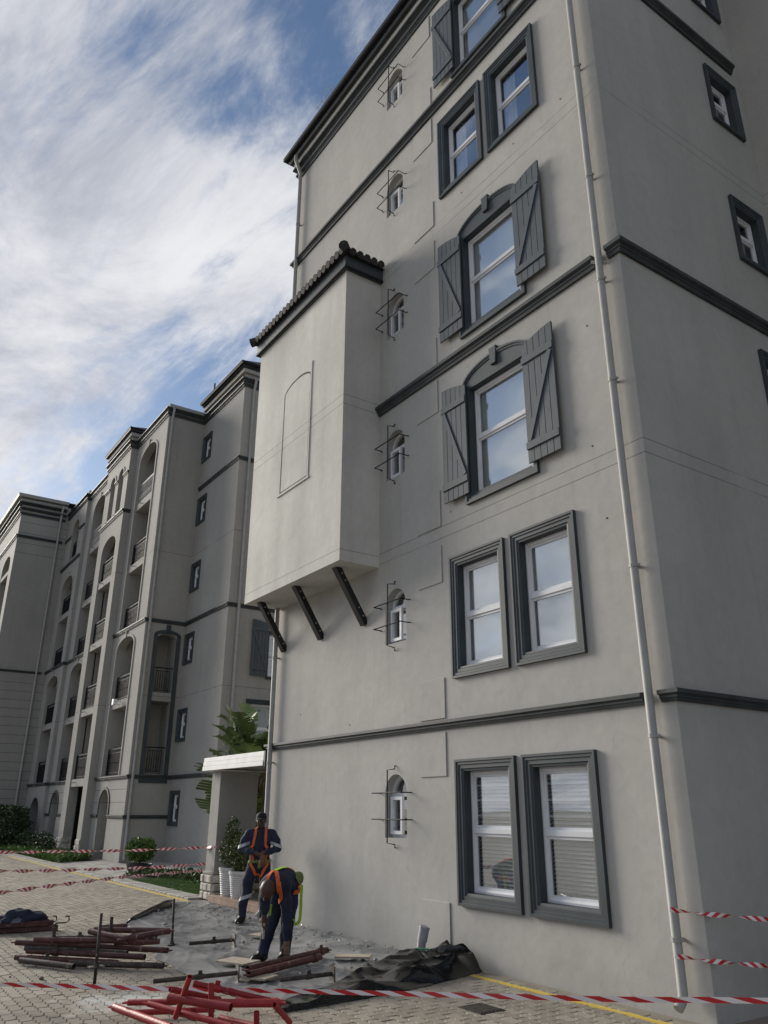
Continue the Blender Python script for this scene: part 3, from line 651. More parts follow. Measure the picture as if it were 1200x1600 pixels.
# B centre bay
B_open = [(-34.40, -32.35, -0.1, 12.72, 0.55)]
B_arch = [(-34.35, -33.62, 13.72, 15.75, 0.36), (-33.13, -32.40, 13.72, 15.75, 0.36)]
lwall('wall', BX_0, BX_1, -0.1, TOP+0.1, B_open+B_arch, 0.35, PF(BYY))
m = MB(); m.quad((BX_1, BYY, -0.1), (BX_1, AY, -0.1), (BX_1, AY, TOP+0.1), (BX_1, BYY, TOP+0.1)); m.quad((BX_0, BYY, -0.1), (BX_0, AY, -0.1), (BX_0, AY, TOP+0.1), (BX_0, BYY, TOP+0.1)); put(m, 'wall', M['wall_far'], left)
# C
C_open = [(-38.15, -36.05, 2.78, 7.80, 0.42), (-38.15, -36.05, 8.17, 15.92, 0.55)]
lwall('wall', CX0, BX_0, C1, TOP, C_open, 0.3, PF(AY))
lwall('wall', CX0, BX_0, -0.1, C1, [(-38.4, -37.15, -0.1, 2.32, 0.58)], 0.8, PF(AY), 'wall_rust_low')
# D
D_open = [(-41.95, -39.85, 2.78, 7.70, 0.42), (-41.95, -39.85, 8.17, 12.75, 0.55), (-41.6, -40.2, 13.75, 15.85, 0.6)]
lwall('wall', DX0, CX0, C1, TOP, D_open, 0.3, PF(DY))
lwall('wall', DX0, CX0, -0.1, C1, [(-41.85, -40.0, -0.1, 2.15, 0.75)], 0.8, PF(DY))
m = MB(); m.quad((CX0, DY, -0.1), (CX0, AY, -0.1), (CX0, AY, TOP), (CX0, DY, TOP)); put(m, 'wall', M['wall_far'], left)
# E far block: grooved side face and front
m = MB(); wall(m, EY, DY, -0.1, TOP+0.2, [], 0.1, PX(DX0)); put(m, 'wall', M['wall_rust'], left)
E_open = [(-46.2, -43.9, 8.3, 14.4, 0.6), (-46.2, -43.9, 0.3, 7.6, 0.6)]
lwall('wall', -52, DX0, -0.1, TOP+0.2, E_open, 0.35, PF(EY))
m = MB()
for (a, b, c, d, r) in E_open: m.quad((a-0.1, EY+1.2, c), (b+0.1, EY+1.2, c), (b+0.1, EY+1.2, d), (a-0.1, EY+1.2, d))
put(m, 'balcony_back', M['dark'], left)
m = MB()
for k in range(1, 6): m.box(-46.2, -43.9, EY+0.02, EY+1.2, 2.69*k-0.22, 2.69*k)
put(m, 'balcony_slab', M['wall_far'], left)
# side face of bay A with its two-storey arched opening
S_open = [(2.50, 3.22, 2.80, 7.66, 0.18)]
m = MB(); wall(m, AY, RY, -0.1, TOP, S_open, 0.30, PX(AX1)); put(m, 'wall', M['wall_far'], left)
m = MB(); ring(m, lambda t: arc_outline(2.36, 3.36, 2.80-0.3+t*1.0, 7.80, 0.20, t), [(0, 0.0), (0, 0.03), (0.14, 0.03), (0.14, -0.02)])
put(m, 'arch_surround', M['trim'], left, (AX1, 0, 0), rad(90))
put(MB().box(-0.0, 0.06, 2.79, 2.95, 7.72, 7.98), 'keystone', M['trim'], left, (AX1, 0, 0))
# recess wall and the side wing
R_win = [(-27.78, z) for z in (1.14, 3.86, 6.56, 9.27, 11.95, 14.62)]
lwall('wall', AX1, RX, -0.1, TOP, [(x+0.02, x+0.86-0.02, z+0.02, z+1.12-0.02, 0, 0.04) for x, z in R_win], 0.05, PF(RY))
for x, z in R_win: rect_window(left, (x, RY-0.001, z), 0.86, 1.12, 0, 'none', mid=0.55, sur=0.13)
X_win = [(5.0, 5.75, 1.2, 1.95), (4.38, 3.2, 1.5, 1.85)]
m = MB(); wall(m, RY, 16, -0.1, TOP, [(5.02, 6.18, 5.77, 7.35, 0, 0.04), (4.40, 5.86, 3.22, 5.03, 0, 0.04)], 0.05, PX(RX)); put(m, 'wall', M['wall_far'], left)
rect_window(left, (RX+0.001, 5.0, 5.75), 1.2, 1.62, rad(90), 'venetian', sur=0.09)
rect_window(left, (RX+0.001, 4.38, 3.2), 1.5, 1.85, rad(90), 'roller', sur=0.14)
shutter(left, RX, 4.42, 5.82, 0.60, 1.78, 1.88, False, rad(90))
shutter(left, RX, 6.2, 5.82, 0.60, 1.78, 1.88, True, rad(90))
# body, roofs
m = MB(); m.quad((-52, 4.5, -0.1), (-28.2, 4.5, -0.1), (-28.2, 4.5, TOP-0.2), (-52, 4.5, TOP-0.2)); put(m, 'inner_partition', M['dark'], left)
def hip(x0, x1, y0, y1, z, rise, o=0.3):
    m = MB(); w = min(x1-x0, y1-y0)/2; e = [(x0-o, y0-o, z), (x1+o, y0-o, z), (x1+o, y1+o, z), (x0-o, y1+o, z)]
    if x1-x0 > y1-y0: r = [(x0+w, (y0+y1)/2, z+rise), (x1-w, (y0+y1)/2, z+rise)]; fs = [(0, 1, 5, 4), (1, 2, 5), (2, 3, 4, 5), (3, 0, 4)]
    else: r = [((x0+x1)/2, y0+w, z+rise), ((x0+x1)/2, y1-w, z+rise)]; fs = [(0, 1, 4), (1, 2, 5, 4), (2, 3, 5), (3, 0, 4, 5)]
    m.add(e+r, fs+[(3, 2, 1, 0)]); put(m, 'roof', M['tile'], left)
hip(AX1+0.3, RX, RY, 16, 17.28, 1.6)
hip(BX_0, BX_1, BYY, 9, 17.28, 1.2, 0.22)
hip(-52, DX0, EY, 9, 17.36, 1.5, 0.22)
m = MB(); m.box(-43, -27.9, 2.4, 16, TOP-0.25, TOP-0.2); put(m, 'flat_roof', M['wall_far'], left)
def sw(path, prof, name, mat): put(MB().sweep(path, prof), name, M[mat], left)
LOW = [(DX0, DY), (CX0, DY), (CX0, AY), (BX_0, AY), (BX_0, BYY), (BX_1, BYY), (BX_1, AY), (AX1, AY), (AX1, RY), (RX, RY), (RX, 15)]
for z0, z1, p in ((CT, CT+0.13, 0.09), (CT+0.20, CT+0.33, 0.15)): sw(LOW, course_prof(z0, z1, p), 'cornice', 'course')
for pth_ in ([(AX1-0.0, AY+0.0), (AX1, RY), (RX, RY), (RX, 15)],):
    pass
sw([(AX1+0.02, RY), (RX, RY), (RX, 15)], [(-0.02, 16.96), (0.12, 16.96), (0.12, 17.10), (-0.02, 17.10)], 'frieze', 'wall_far')
sw([(AX1+0.02, RY), (RX, RY), (RX, 15)], course_prof(17.11, 17.2, 0.2), 'cornice', 'course')
sw([(AX1+0.02, RY), (RX, RY), (RX, 15)], [(0.12, 17.205), (0.27, 17.205), (0.30, 17.30), (0.12, 17.30)], 'gutter', 'iron')
BP_ = [(BX_0, 3.0), (BX_0, BYY), (BX_1, BYY), (BX_1, 3.0)]
sw(BP_, [(-0.02, 16.95), (0.10, 16.95), (0.10, 17.10), (-0.02, 17.10)], 'frieze', 'wall_far')
sw(BP_, course_prof(17.11, 17.2, 0.2), 'cornice', 'course'); sw(BP_, [(0.10, 17.205), (0.20, 17.205), (0.23, 17.30), (0.10, 17.30)], 'gutter', 'iron')
EP = [(-52, EY), (DX0, EY), (DX0, DY-0.2)]
for z0, z1, p, mt in ((15.02, 15.16, 0.10, 'course'), (C2-0.05, C2+0.06, 0.08, 'course'), (16.28, 16.42, 0.10, 'course'), (16.55, 16.68, 0.16, 'course')): sw(EP, course_prof(z0, z1, p), 'string_course', mt)
sw(EP, course_prof(16.85, 16.95, 0.22), 'cornice', 'course'); sw(EP, [(-0.02, 17.0), (0.14, 17.0), (0.14, 17.16), (-0.02, 17.16)], 'frieze', 'wall_far'); sw(EP, [(0.12, 17.2), (0.30, 17.2), (0.34, 17.36), (0.12, 17.36)], 'gutter', 'pipe')
# string courses
for z, seg in ((C1, [(BX_1+0.002, AY), (AX1, AY), (AX1, RY), (RX, RY), (RX, 15)]), (C2, [(BX_1+0.002, AY), (AX1, AY), (AX1, RY), (RX, RY), (RX, 15)]), (C3, [(AX1+0.1, RY), (RX, RY), (RX, 15)]),
               (C1, [(DX0+0.05, DY), (CX0, DY), (CX0, AY), (BX_0-0.002, AY)]), (C2, [(DX0+0.05, DY), (CX0, DY), (CX0, AY), (BX_0-0.002, AY)]), (C3, [(BX_0, AY-0.01), (BX_0, BYY), (BX_1, BYY), (BX_1, AY-0.01)]), (C3, [(DX0+0.05, DY), (CX0-0.001, DY)])):
    sw(seg, course_prof(z-0.06, z+0.07, 0.085), 'string_course', 'course')
# impost mouldings at ground arches and top arches
for a, b, y, z in ((AX0+0.02, -30.98, AY, 1.42), (-29.72, AX1, AY, 1.42), (CX0+0.02, -38.43, AY, 1.42), (-37.12, BX_0-0.02, AY, 1.42)):
    pth_ = [(a, y), (b, y)] if b != AX1 else [(a, y), (AX1, y), (AX1, RY-0.01)]
    sw(pth_, course_prof(z-0.06, z+0.05, 0.07), 'impost', 'course')
for a, b, y, z in ((BX_0, -34.38, BYY, 15.28), (-33.60, -33.15, BYY, 15.28), (-32.38, BX_1, BYY, 15.28), (DX0+0.05, -41.62, DY, 15.1), (-40.18, CX0, DY, 15.1)):
    sw([(a, y), (b, y)], course_prof(z-0.05, z+0.06, 0.07), 'impost', 'course')
# arch hoods
def hood(a, b, zs, d, rise, y, key=True, jamb=0.0, mat='trim'):
    m = MB(); o = arc_outline(a, b, zs-jamb, d, rise, 0)[1:]; o2 = arc_outline(a-0.10, b+0.10, zs-jamb, d+0.10, rise+0.10, 0)[1:]
    o = o+[(a, zs-jamb)]; o2 = o2+[(a-0.10, zs-jamb)]
    vsr = [[(p[0], y-0.0, p[1]), (p[0], y-0.035, p[1]), (q_[0], y-0.035, q_[1]), (q_[0], y, q_[1])] for p, q_ in zip(o, o2)]
    m.loft(vsr, True, True)
    if key: c = (a+b)/2; m.box(c-0.05, c+0.05, y-0.06, y-0.001, d-0.02, d+0.24)
    put(m, 'arch_hood', M[mat], left)
for (a, b, c, d, r) in A_open+C_open: hood(a, b, d-r, d, r, AY, jamb=(d-r-c), mat='rail_light' if False else 'wall_far')
for (a, b, c, d, r) in D_open: hood(a, b, d-r, d, r, DY, jamb=0.3, mat='wall_far')
for (a, b, c, d, r) in A_gr+[(-38.4, -37.15, -0.1, 2.32, 0.58)]: hood(a, b, d-r, d, r, AY, key=False, jamb=0.25, mat='course')
for (a, b, c, d, r) in B_arch: hood(a, b, d-r, d, r, BYY, key=False, jamb=0.1, mat='wall_far')
# balconies: recess, slab, railing, glazed door
def railing_mb(W, H=0.92, light=False, sx=0.062):
    m = MB(); m.box(0, W, -0.02, 0.02, H-0.045, H); m.box(0, W, -0.012, 0.012, H-0.17, H-0.145); m.box(0, W, -0.012, 0.012, 0.06, 0.085)
    n = max(3, int(W/sx)); 
    for i in range(n+1):
        u = W*i/n; m.box(u-0.011, u+0.011, -0.011, 0.011, 0.0, H-0.14)
        if i % 2 == 0 and i < n: m.lathe([(0.004, 0.36), (0.024, 0.41), (0.004, 0.46)], 5, (u, 0, 0))
    for u in (0.0, W): m.box(u-0.02, u+0.02, -0.02, 0.02, 0, H)
    return m
def baluster_mb(W, H=0.9):
    m = MB(); m.box(0, W, -0.05, 0.05, H-0.09, H); m.box(0, W, -0.05, 0.05, 0, 0.07); n = int(W/0.17)
    for i in range(n+1):
        u = 0.06+(W-0.12)*i/n; m.lathe([(0.03, 0.07), (0.055, 0.2), (0.06, 0.3), (0.028, 0.45), (0.03, 0.6), (0.05, 0.7), (0.04, 0.81)], 7, (u, 0, 0))
    return m
def balcony(a, b, y, z, h, slab=True, baluster=False, door_off=0.5, rail=True):
    W = b-a
    m = MB(); D = BD
    m.quad((0, 0.3, 0), (0, D, 0), (0, D, h), (0, 0.3, h)); m.quad((W, 0.3, 0), (W, D, 0), (W, D, h), (W, 0.3, h)); m.quad((0, D, 0), (W, D, 0), (W, D, h), (0, D, h)); m.quad((0, 0.3, h-0.002), (W, 0.3, h-0.002), (W, D, h-0.002), (0, D, h-0.002))
    o = put(m, 'balcony', M['wall_far'], left, (a, y, z))
    if slab: put(MB().box(0.002, W-0.002, 0.04, D, -0.28, 0.0), 'slab', M['wall_far'], o, (0, 0, 0), 0, True)
    if rail: put(baluster_mb(W-0.06) if baluster else railing_mb(W-0.06), 'railing', M['rail_light'] if baluster else M['iron'], o, (0.03, 0.14, 0.02), 0, True)
    dw = W*0.9; d0 = W*0.05  # door widened so its dark glass stands in for shade on the back wall
    m = MB(); ring(m, lambda t: arc_outline(d0, d0+dw, 0.02, 2.15, 0, t), [(0, -D+0.04), (0.06, -D+0.04), (0.06, -D+0.01)]); m.box(d0+dw/2-0.03, d0+dw/2+0.03, D-0.04, D-0.01, 0.05, 2.1)
    dr = put(m, 'door', M['white'], o, (0, 0, 0), 0, True)
    put(MB().box(d0+0.05, d0+dw-0.05, D-0.03, D-0.012, 0.05, 2.1), 'door_glass_shade', M['doorglass'], o, (0, 0, 0), 0, True)
    sp = MB().tube([(W*0.35, 0.05, -0.12), (W*0.35-0.0, -0.14, -0.15)], 0.018, 6); put(sp, 'drain_spout', M['pipe'], o, (0, 0, 0), 0, True)
    return o
M['doorglass'] = pm('dark_door_glass', (0.012, 0.014, 0.016), 0.06, 0.1, 2, spec=0.6)
for (a, b) in ((-31.05, -28.95), (-38.15, -36.05)):
    balcony(a, b, AY, 2.80, 2.6, slab=False); balcony(a, b, AY, 5.46, 2.4)
    balcony(a, b, AY, 8.17, 2.6, slab=False); balcony(a, b, AY, 10.84, 2.6); balcony(a, b, AY, 13.54, 2.45, baluster=True)
for k, z in enumerate((2.76, 5.46, 8.15, 10.84)): balcony(-34.40, -32.35, BYY, z, 2.4, door_off=0.4)
balcony(-41.95, -39.85, DY, 2.80, 2.6, slab=False); balcony(-41.95, -39.85, DY, 5.46, 2.3); balcony(-41.95, -39.85, DY, 8.17, 2.6, slab=False); balcony(-41.95, -39.85, DY, 10.84, 2.0)
balcony(-41.6, -40.2, DY, 13.75, 2.1, slab=False)
for (a, b, c, d, r) in B_arch: balcony(a, b, BYY, c, d-c, slab=False, rail=False)
# floors of the side opening with small black railings
for z in (2.80, 5.56):
    m = MB(); m.quad((0, 0.4, 0), (0, 1.6, 0), (0, 1.6, 2.4), (0, 0.4, 2.4))
    so_ = put(MB().box(-1.4, -0.04, 2.40, 3.30, z-0.30, z), 'balcony_slab', M['wall_far'], left, (AX1, 0, 0))
    r_ = MB(); W = 0.68; r_.box(-0.02, W+0.06, -0.012, 0.012, 0.86, 0.90); 
    r_.box(0.10, W-0.10, -0.008, 0.008, 0.76, 0.78); r_.box(0.10, W-0.10, -0.008, 0.008, 0.08, 0.10)
    for i in range(7): u = 0.10+(W-0.2)*i/6; r_.box(u-0.008, u+0.008, -0.008, 0.008, 0.02 if i in (0, 6) else 0.08, 0.88 if i in (0, 6) else 0.77)
    put(r_, 'railing', M['iron'], left, (AX1-0.10, 2.52, z), rad(90))
    w_ = MB(); w_.box(-1.35, -1.3, 2.1, 3.6, z, z+2.4); w_.box(-1.35, -0.3, 3.28, 3.32, z, z+2.4)
    put(w_, 'balcony_wall', M['bay'], left, (AX1, 0, 0))
    rect_window(left, (AX1-1.29, 2.72, z+0.75), 0.5, 1.2, rad(90), 'none', mid=0.6, sur=0.03)
# stone plinths under the entrance piers
def stones(parent, u0, u1, z0, z1, P, rows, seed, thick=0.05, wmin=0.12, wmax=0.26):
    rn = random.Random(seed); z = z0
    for r in range(rows):
        h = (z1-z0)/rows; u = u0
        while u < u1-0.02:
            w = min(rn.uniform(wmin, wmax), u1-u)
            if u1-(u+w) < 0.06: w = u1-u
            t = thick+rn.uniform(-0.012, 0.014); a, b, c, d = u+0.006, u+w-0.006, z+0.006, z+h-0.006
            m = MB(); m.loft([[P(a, 0.002, c), P(b, 0.002, c), P(b, 0.002, d), P(a, 0.002, d)], [P(a+0.003, t*0.7, c+0.003), P(b-0.003, t*0.7, c+0.003), P(b-0.003, t*0.7, d-0.003), P(a+0.003, t*0.7, d-0.003)], [P(a+0.02, t, c+0.018), P(b-0.022, t, c+0.02), P(b-0.018, t, d-0.02), P(a+0.02, t, d-0.018)]], True, True)
            put(m, 'stone', M['stone'], parent, (0, 0, 0), 0, False); u += w
        z += h
for (a, b) in ((BX_0, -34.42), (-32.33, BX_1)):
    stones(left, a, b, 0.0, 0.62, PF(BYY), 3, int(-a*10), 0.05)
    stones(left, BYY, BYY+0.35, 0.0, 0.62, PX(-34.40), 3, int(-a*7), 0.05, 0.15, 0.3) if b < -34 else None
stones(left, -40.0, -39.35, 0.0, 0.55, PF(DY), 3, 5, 0.05)
# downpipes on the left building
cl = [1.2, 3.9, 6.6, 9.3, 12.0, 14.6]
downpipe(left, AX1, 2.13, 0.1, 16.2, 0.05, cl, dirn=(1, 0), swan=0.1)
downpipe(left, RX, 3.86, 0.1, 16.2, 0.05, cl, dirn=(1, 0), swan=0.12)
downpipe(left, DX0, DY-0.45, 0.1, 16.6, 0.055, cl, dirn=(1, 0), swan=0.14)
put(MB().box(-0.03, 0.03, -0.03, 0.03, 0, 0.55), 'vent_pipe', M['iron'], left, (-26.9, 3.4, 17.3))
# security lamp on a balcony slab
m = MB(); m.tube([(0, 0, 0), (0, -0.18, 0.02)], 0.02, 6); m.box(-0.26, -0.08, -0.25, -0.1, -0.1, 0.1); put(m, 'flood_lamp', M['white'], left, (-29.8, AY, 5.36))
# further block beyond
far = empty('apartment_building', (-62, -6, 0), 'distant grey block whose roof corner shows at the far left edge', 'building')
put(MB().box(-70, -56.0, -3.0, 8, -0.1, 16.9), 'wall', M['wall_far'], far)
for z, p in ((15.0, 0.12), (16.0, 0.12), (16.5, 0.2)): put(MB().sweep([(-70, -3.0), (-56.0, -3.0), (-56.0, 8)], course_prof(z, z+0.16, p)), 'cornice', M['course'], far)
m = MB(); m.add([(-70.4, -3.4, 17.0), (-55.6, -3.4, 17.0), (-55.6, 8.4, 17.0), (-70.4, 8.4, 17.0), (-66, 2.5, 18.8), (-60, 2.5, 18.8)], [(0, 1, 5, 4), (1, 2, 5), (2, 3, 4, 5), (3, 0, 4), (3, 2, 1, 0)]); put(m, 'roof', M['tile'], far)
# ================================================================== PORCH
porch = empty('porch', (-15.0, 0.5, 0), 'small entrance porch with white boarded canopy on a square pillar and stone base', 'porch')
PXL, PXR, PY0, PY1 = -16.42, -15.98, 0.24, 1.10
put(MB().box(PXL, PXR, PY0, PY1, 0.50, 2.42), 'pillar', M['wall_far'], porch, bevel=0.008)
put(MB().box(PXL-0.04, PXR+0.04, PY0-0.04, PY1+0.04, 0.46, 0.515), 'pillar_base_moulding', M['wall_far'], porch, bevel=0.01)
put(MB().box(PXL-0.02, PXR+0.02, PY0-0.02, PY1+0.02, -0.05, 0.46), 'plinth', M['mortar'], porch)
stones(porch, PXL-0.05, PXR+0.05, 0.0, 0.455, PF(PY0-0.02), 3, 11, 0.05, 0.13, 0.24)
stones(porch, PY0-0.03, PY1+0.03, 0.0, 0.455, PX(PXR+0.02), 3, 12, 0.05, 0.15, 0.26)
for k in range(3): put(MB().box(-16.60, -13.72, 0.10-0.012*k, 0.135-0.012*k, 2.43+0.088*(2-k)-0.0, 2.43+0.088*(2-k)+0.083), 'canopy_board', M['board'], porch, bevel=0.004)
put(MB().box(-16.57, -13.31, 0.137, 1.7, 2.46, 2.66), 'canopy', M['wall_far'], porch)
put(MB().box(-13.72, -13.66, 0.09, 0.30, 2.42, 2.69), 'canopy_end', M['trim'], porch)
put(MB().box(-16.60, -16.572, 0.14, 1.7, 2.44, 2.69), 'canopy_board', M['board'], porch, bevel=0.004)
put(MB().box(-15.85, -13.31, 0.12, 3.0, -0.05, 0.10), 'step', M['mortar'], porch)
for i in range(8): 
    x = -15.84+0.315*i; put(MB().box(x, x+0.308, 0.10, 0.40, 0.101, 0.118), 'tile', M['steptile'], porch, bevel=0.003); put(MB().box(x, x+0.308, 0.098, 0.118, 0.0, 0.100), 'tile', M['steptile'], porch)

# ================================================================== PLANTS
M['leaf'] = pm('glossy_green_leaf', (0.05, 0.10, 0.022), 0.52, 0.4, 2.5, c2=(0.135, 0.19, 0.045), rand=0.25, spec=0.5)
M['leaf_dark'] = pm('dark_hedge_leaf', (0.018, 0.042, 0.014), 0.5, 0.3, 3, c2=(0.05, 0.09, 0.028))
M['leaf_light'] = pm('light_bed_leaf', (0.05, 0.11, 0.02), 0.5, 0.3, 5, c2=(0.13, 0.21, 0.045))
M['leaf_pot'] = pm('potted_shrub_leaf', (0.04, 0.07, 0.02), 0.5, 0.3, 9, c2=(0.11, 0.15, 0.045))
M['stem'] = pm('green_brown_stem', (0.10, 0.10, 0.045), 0.6, 0.35, 6, c2=(0.17, 0.13, 0.07))
M['bark'] = pm('bark', (0.07, 0.05, 0.035), 0.9, 0.3, 14, 0.5, 30)
M['grass'] = pm('lawn_grass', (0.065, 0.14, 0.025), 0.6, 0.3, 2.0, c2=(0.11, 0.20, 0.045))
M['pot'] = pm('white_ribbed_pot', (0.60, 0.60, 0.58), 0.5, 0.06, 5)
M['bowl'] = pm('dark_bowl_pot', (0.06, 0.055, 0.052), 0.6, 0.2, 8, 0.2, 30)
M['rock'] = pm('garden_rock', (0.20, 0.18, 0.15), 0.9, 0.3, 8, 0.6, 14, rand=0.25)
def foliage(name, mat, parent, pts, size, loc=(0, 0, 0), flat=0.5, seed=1, kind=None, local=True, up=0.2):
    """many small folded leaves at given points"""
    rn = np.random.RandomState(seed); n = len(pts); pts = np.asarray(pts)
    d = rn.normal(size=(n, 3)); d[:, 2] = d[:, 2]*flat+up; d /= np.linalg.norm(d, axis=1)[:, None]
    s = np.cross(d, rn.normal(size=(n, 3))); s /= np.linalg.norm(s, axis=1)[:, None]; nn = np.cross(d, s)
    L = size*rn.uniform(0.6, 1.3, n)[:, None]; W = L*0.30
    a = pts; b = pts+d*L*0.5+s*W+nn*L*0.06; c = pts+d*L-nn*L*0.1; e = pts+d*L*0.5-s*W+nn*L*0.06
    v = np.stack([a, b, c, e], 1).reshape(-1, 3); f = np.arange(4*n).reshape(-1, 4)
    me = bpy.data.meshes.new(name); me.from_pydata(v.tolist(), [], f.tolist()); me.materials.append(mat)
    o = link(name, me, parent, loc, 0, local)
    if kind: o['kind'] = kind
    return o
def blob_pts(n, r, seed, lump=0.25, shell=0.55):
    rn = np.random.RandomState(seed); d = rn.normal(size=(n, 3)); d /= np.linalg.norm(d, axis=1)[:, None]
    rr = shell+(1-shell)*rn.uniform(0, 1, n)**0.6
    lum = np.array([1+lump*mnoise.noise(Vector((x*1.9+seed, y*1.9, z*1.9))) for x, y, z in d])
    keep = np.array([mnoise.noise(Vector((x*3.1, y*3.1+seed, z*3.1))) > -0.28 for x, y, z in d])
    return (d*(rr*lum)[:, None]*np.array(r))[keep]
# bird-of-paradise clump behind the porch
def big_leaf(L, W, seed, droop=0.5, tear=True):
    rn = random.Random(seed); m = MB(); n = 16
    def spine(t): return Vector((0, L*t*math.cos(droop*t*0.9), L*(t*0.55-droop*0.55*t*t)))
    prev = None; rows = []
    for i in range(n+1):
        t = i/n; c = spine(t); w = W*math.sin(math.pi*min(1, (t*0.97+0.03)))**0.6
        rows.append((c, w))
    for i in range(n):
        if tear and rn.random() < 0.28:
            k = rn.uniform(0.3, 0.6)
        else: k = 1.0
        (c0, w0), (c1, w1) = rows[i], rows[i+1]
        for s in (-1, 1):
            lift = 0.28
            e0 = c0+Vector((s*w0*k, 0.05*w0, w0*lift*k)); e1 = c1+Vector((s*w1*k, 0.0, w1*lift*k))
            m.quad(c0, e0, e1, c1)
    return m
def strelitzia(loc, leaves, label):
    t = empty('bird_of_paradise_plant', loc, label, 'plant')
    rn = random.Random(3)
    for i, (dx, dy, dz, yaw, pitch, L) in enumerate(leaves):
        bx, by = rn.uniform(-0.28, 0.28), rn.uniform(-0.25, 0.25)
        m = MB(); m.tube([(bx, by, 0), (bx*0.8+dx*0.25, by*0.8+dy*0.25, dz*0.5), (dx, dy, dz)], [0.045, 0.03, 0.015], 6); put(m, 'stalk', M['stem'], t, (0, 0, 0), 0, True, smooth=True)
        me = big_leaf(L, L*0.25, i % 6, 0.4+0.5*rn.random()).mesh('leaf', M['leaf']); o = link('leaf', me, t, (dx, dy, dz), 0, True); o.rotation_euler = (rad(pitch), 0, rad(yaw))
    for k in range(5):
        a = rn.uniform(0, 6.28); put(MB().tube([(0.2*math.cos(a), 0.2*math.sin(a), 0), (0.22*math.cos(a), 0.2*math.sin(a), 1.2), (0.3*math.cos(a), 0.25*math.sin(a), 2.3)], [0.09, 0.075, 0.05], 8), 'trunk', M['bark'], t, (0, 0, 0), 0, True, smooth=True)
    return t
rn = random.Random(21); lv = []
for i in range(58):
    a = rn.uniform(0, 360); lv.append((1.0*math.cos(rad(a))*rn.uniform(0.2, 1)+0.15, 0.5*math.sin(rad(a))*rn.uniform(0.2, 1), rn.uniform(2.35, 3.2), a-90+rn.uniform(-35, 35), rn.uniform(0, 55), rn.uniform(0.7, 1.15)))
lv += [(-0.75, -0.55, 2.60, 75, -52, 1.7), (-0.5, -0.5, 2.7, 100, -15, 1.3), (-0.3, -0.3, 3.3, 150, 40, 1.1), (0.2, -0.4, 3.4, 10, 50, 1.0), (0.35, -0.3, 3.2, -150, 30, 1.1), (0.5, -0.3, 2.9, 170, 20, 1.2), (-0.3, -0.3, 2.95, 100, -5, 1.25), (-0.1, -0.3, 3.1, 120, 20, 1.2), (-0.2, 0.0, 3.5, 110, 45, 1.1)]
for i in range(14):
    a = rn.uniform(0, 360); lv.append((0.5*math.cos(rad(a)), 0.4*math.sin(rad(a)), rn.uniform(0.9, 2.3), a-90, rn.uniform(0, 40), rn.uniform(0.5, 0.9)))
strelitzia((-17.5, 1.7, -0.15), lv, 'tall bird of paradise plant with torn paddle leaves rising behind the porch canopy')
def leafy(name, loc, label, cat, n, r, h0, leaf, mat, seed, stems=5, group=None):
    t = empty(name, loc, label, cat, group); pts = blob_pts(n, r, seed)+np.array((0, 0, h0))
    foliage('foliage', M[mat], t, pts, leaf, seed=seed)
    rn = random.Random(seed)
    for k in range(stems):
        a = rn.uniform(0, 6.28); q = rn.uniform(0.2, 0.7); put(MB().tube([(0.03*math.cos(a), 0.03*math.sin(a), 0), (r[0]*q*0.5*math.cos(a), r[1]*q*0.5*math.sin(a), h0*0.6), (r[0]*q*math.cos(a), r[1]*q*math.sin(a), h0+r[2]*0.3)], [0.018, 0.013, 0.006], 5), 'stem', M['bark'], t, (0, 0, 0), 0, True)
    return t
leafy('shrub', (-15.0, 2.4, 0.1), 'dense dark shrub filling the shadowed porch entrance', 'shrub', 5200, (1.25, 0.7, 1.25), 1.25, 0.12, 'leaf_dark', 31)
# two white ribbed pots with shrubs on the porch step
def ribbed(r0, r1, h, n=11):
    prof = [(0.001, 0.0), (r0, 0.0)]
    for i in range(n):
        z0 = 0.02+(h-0.07)*i/n; z1 = 0.02+(h-0.07)*(i+1)/n; ra = r0+(r1-r0)*i/n
        prof += [(ra, z0), (ra+0.010, z0+(z1-z0)*0.3), (ra+0.010, z0+(z1-z0)*0.7), (ra+0.001, z1-0.001)]
    prof += [(r1+0.018, h-0.05), (r1+0.02, h), (r1-0.01, h), (r1-0.02, h-0.06), (0.001, h-0.06)]
    return MB().lathe(prof, 28)
def potted(loc, h, r0, r1, label, pts, leaf, seed):
    t = empty('potted_plant', loc, label, 'plant', 'potted shrubs on the porch step')
    put(ribbed(r0, r1, h), 'pot', M['pot'], t, (0, 0, 0), 0, True, smooth=True, autosmooth=40)
    put(MB().lathe([(0.001, 0), (r1-0.02, 0), (r1-0.02, 0.01), (0.001, 0.012)], 20), 'soil', M['soil'], t, (0, 0, h-0.05), 0, True)
    foliage('foliage', M['leaf_pot'], t, pts, leaf, seed=seed)
    put(MB().tube([(0, 0, h-0.05), (0.01, 0, h+0.35), (0, 0.01, h+0.7)], [0.02, 0.014, 0.006], 6), 'stem', M['bark'], t, (0, 0, 0), 0, True)
    return t
p1_ = np.concatenate([blob_pts(900, (0.24, 0.24, 0.33), 5)+np.array((0, 0, 0.82)), blob_pts(500, (0.13, 0.13, 0.30), 6)+np.array((0.02, 0, 1.12))])
potted((-15.47, 0.36, 0.118), 0.50, 0.15, 0.20, 'white ribbed pot with a taller pointed shrub beside the porch pillar', p1_, 0.06, 5)
potted((-15.02, 0.37, 0.118), 0.46, 0.15, 0.20, 'white ribbed pot with a rounder bushy shrub, further from the pillar', blob_pts(1100, (0.26, 0.26, 0.34), 8)+np.array((0, 0, 0.78)), 0.07, 8)
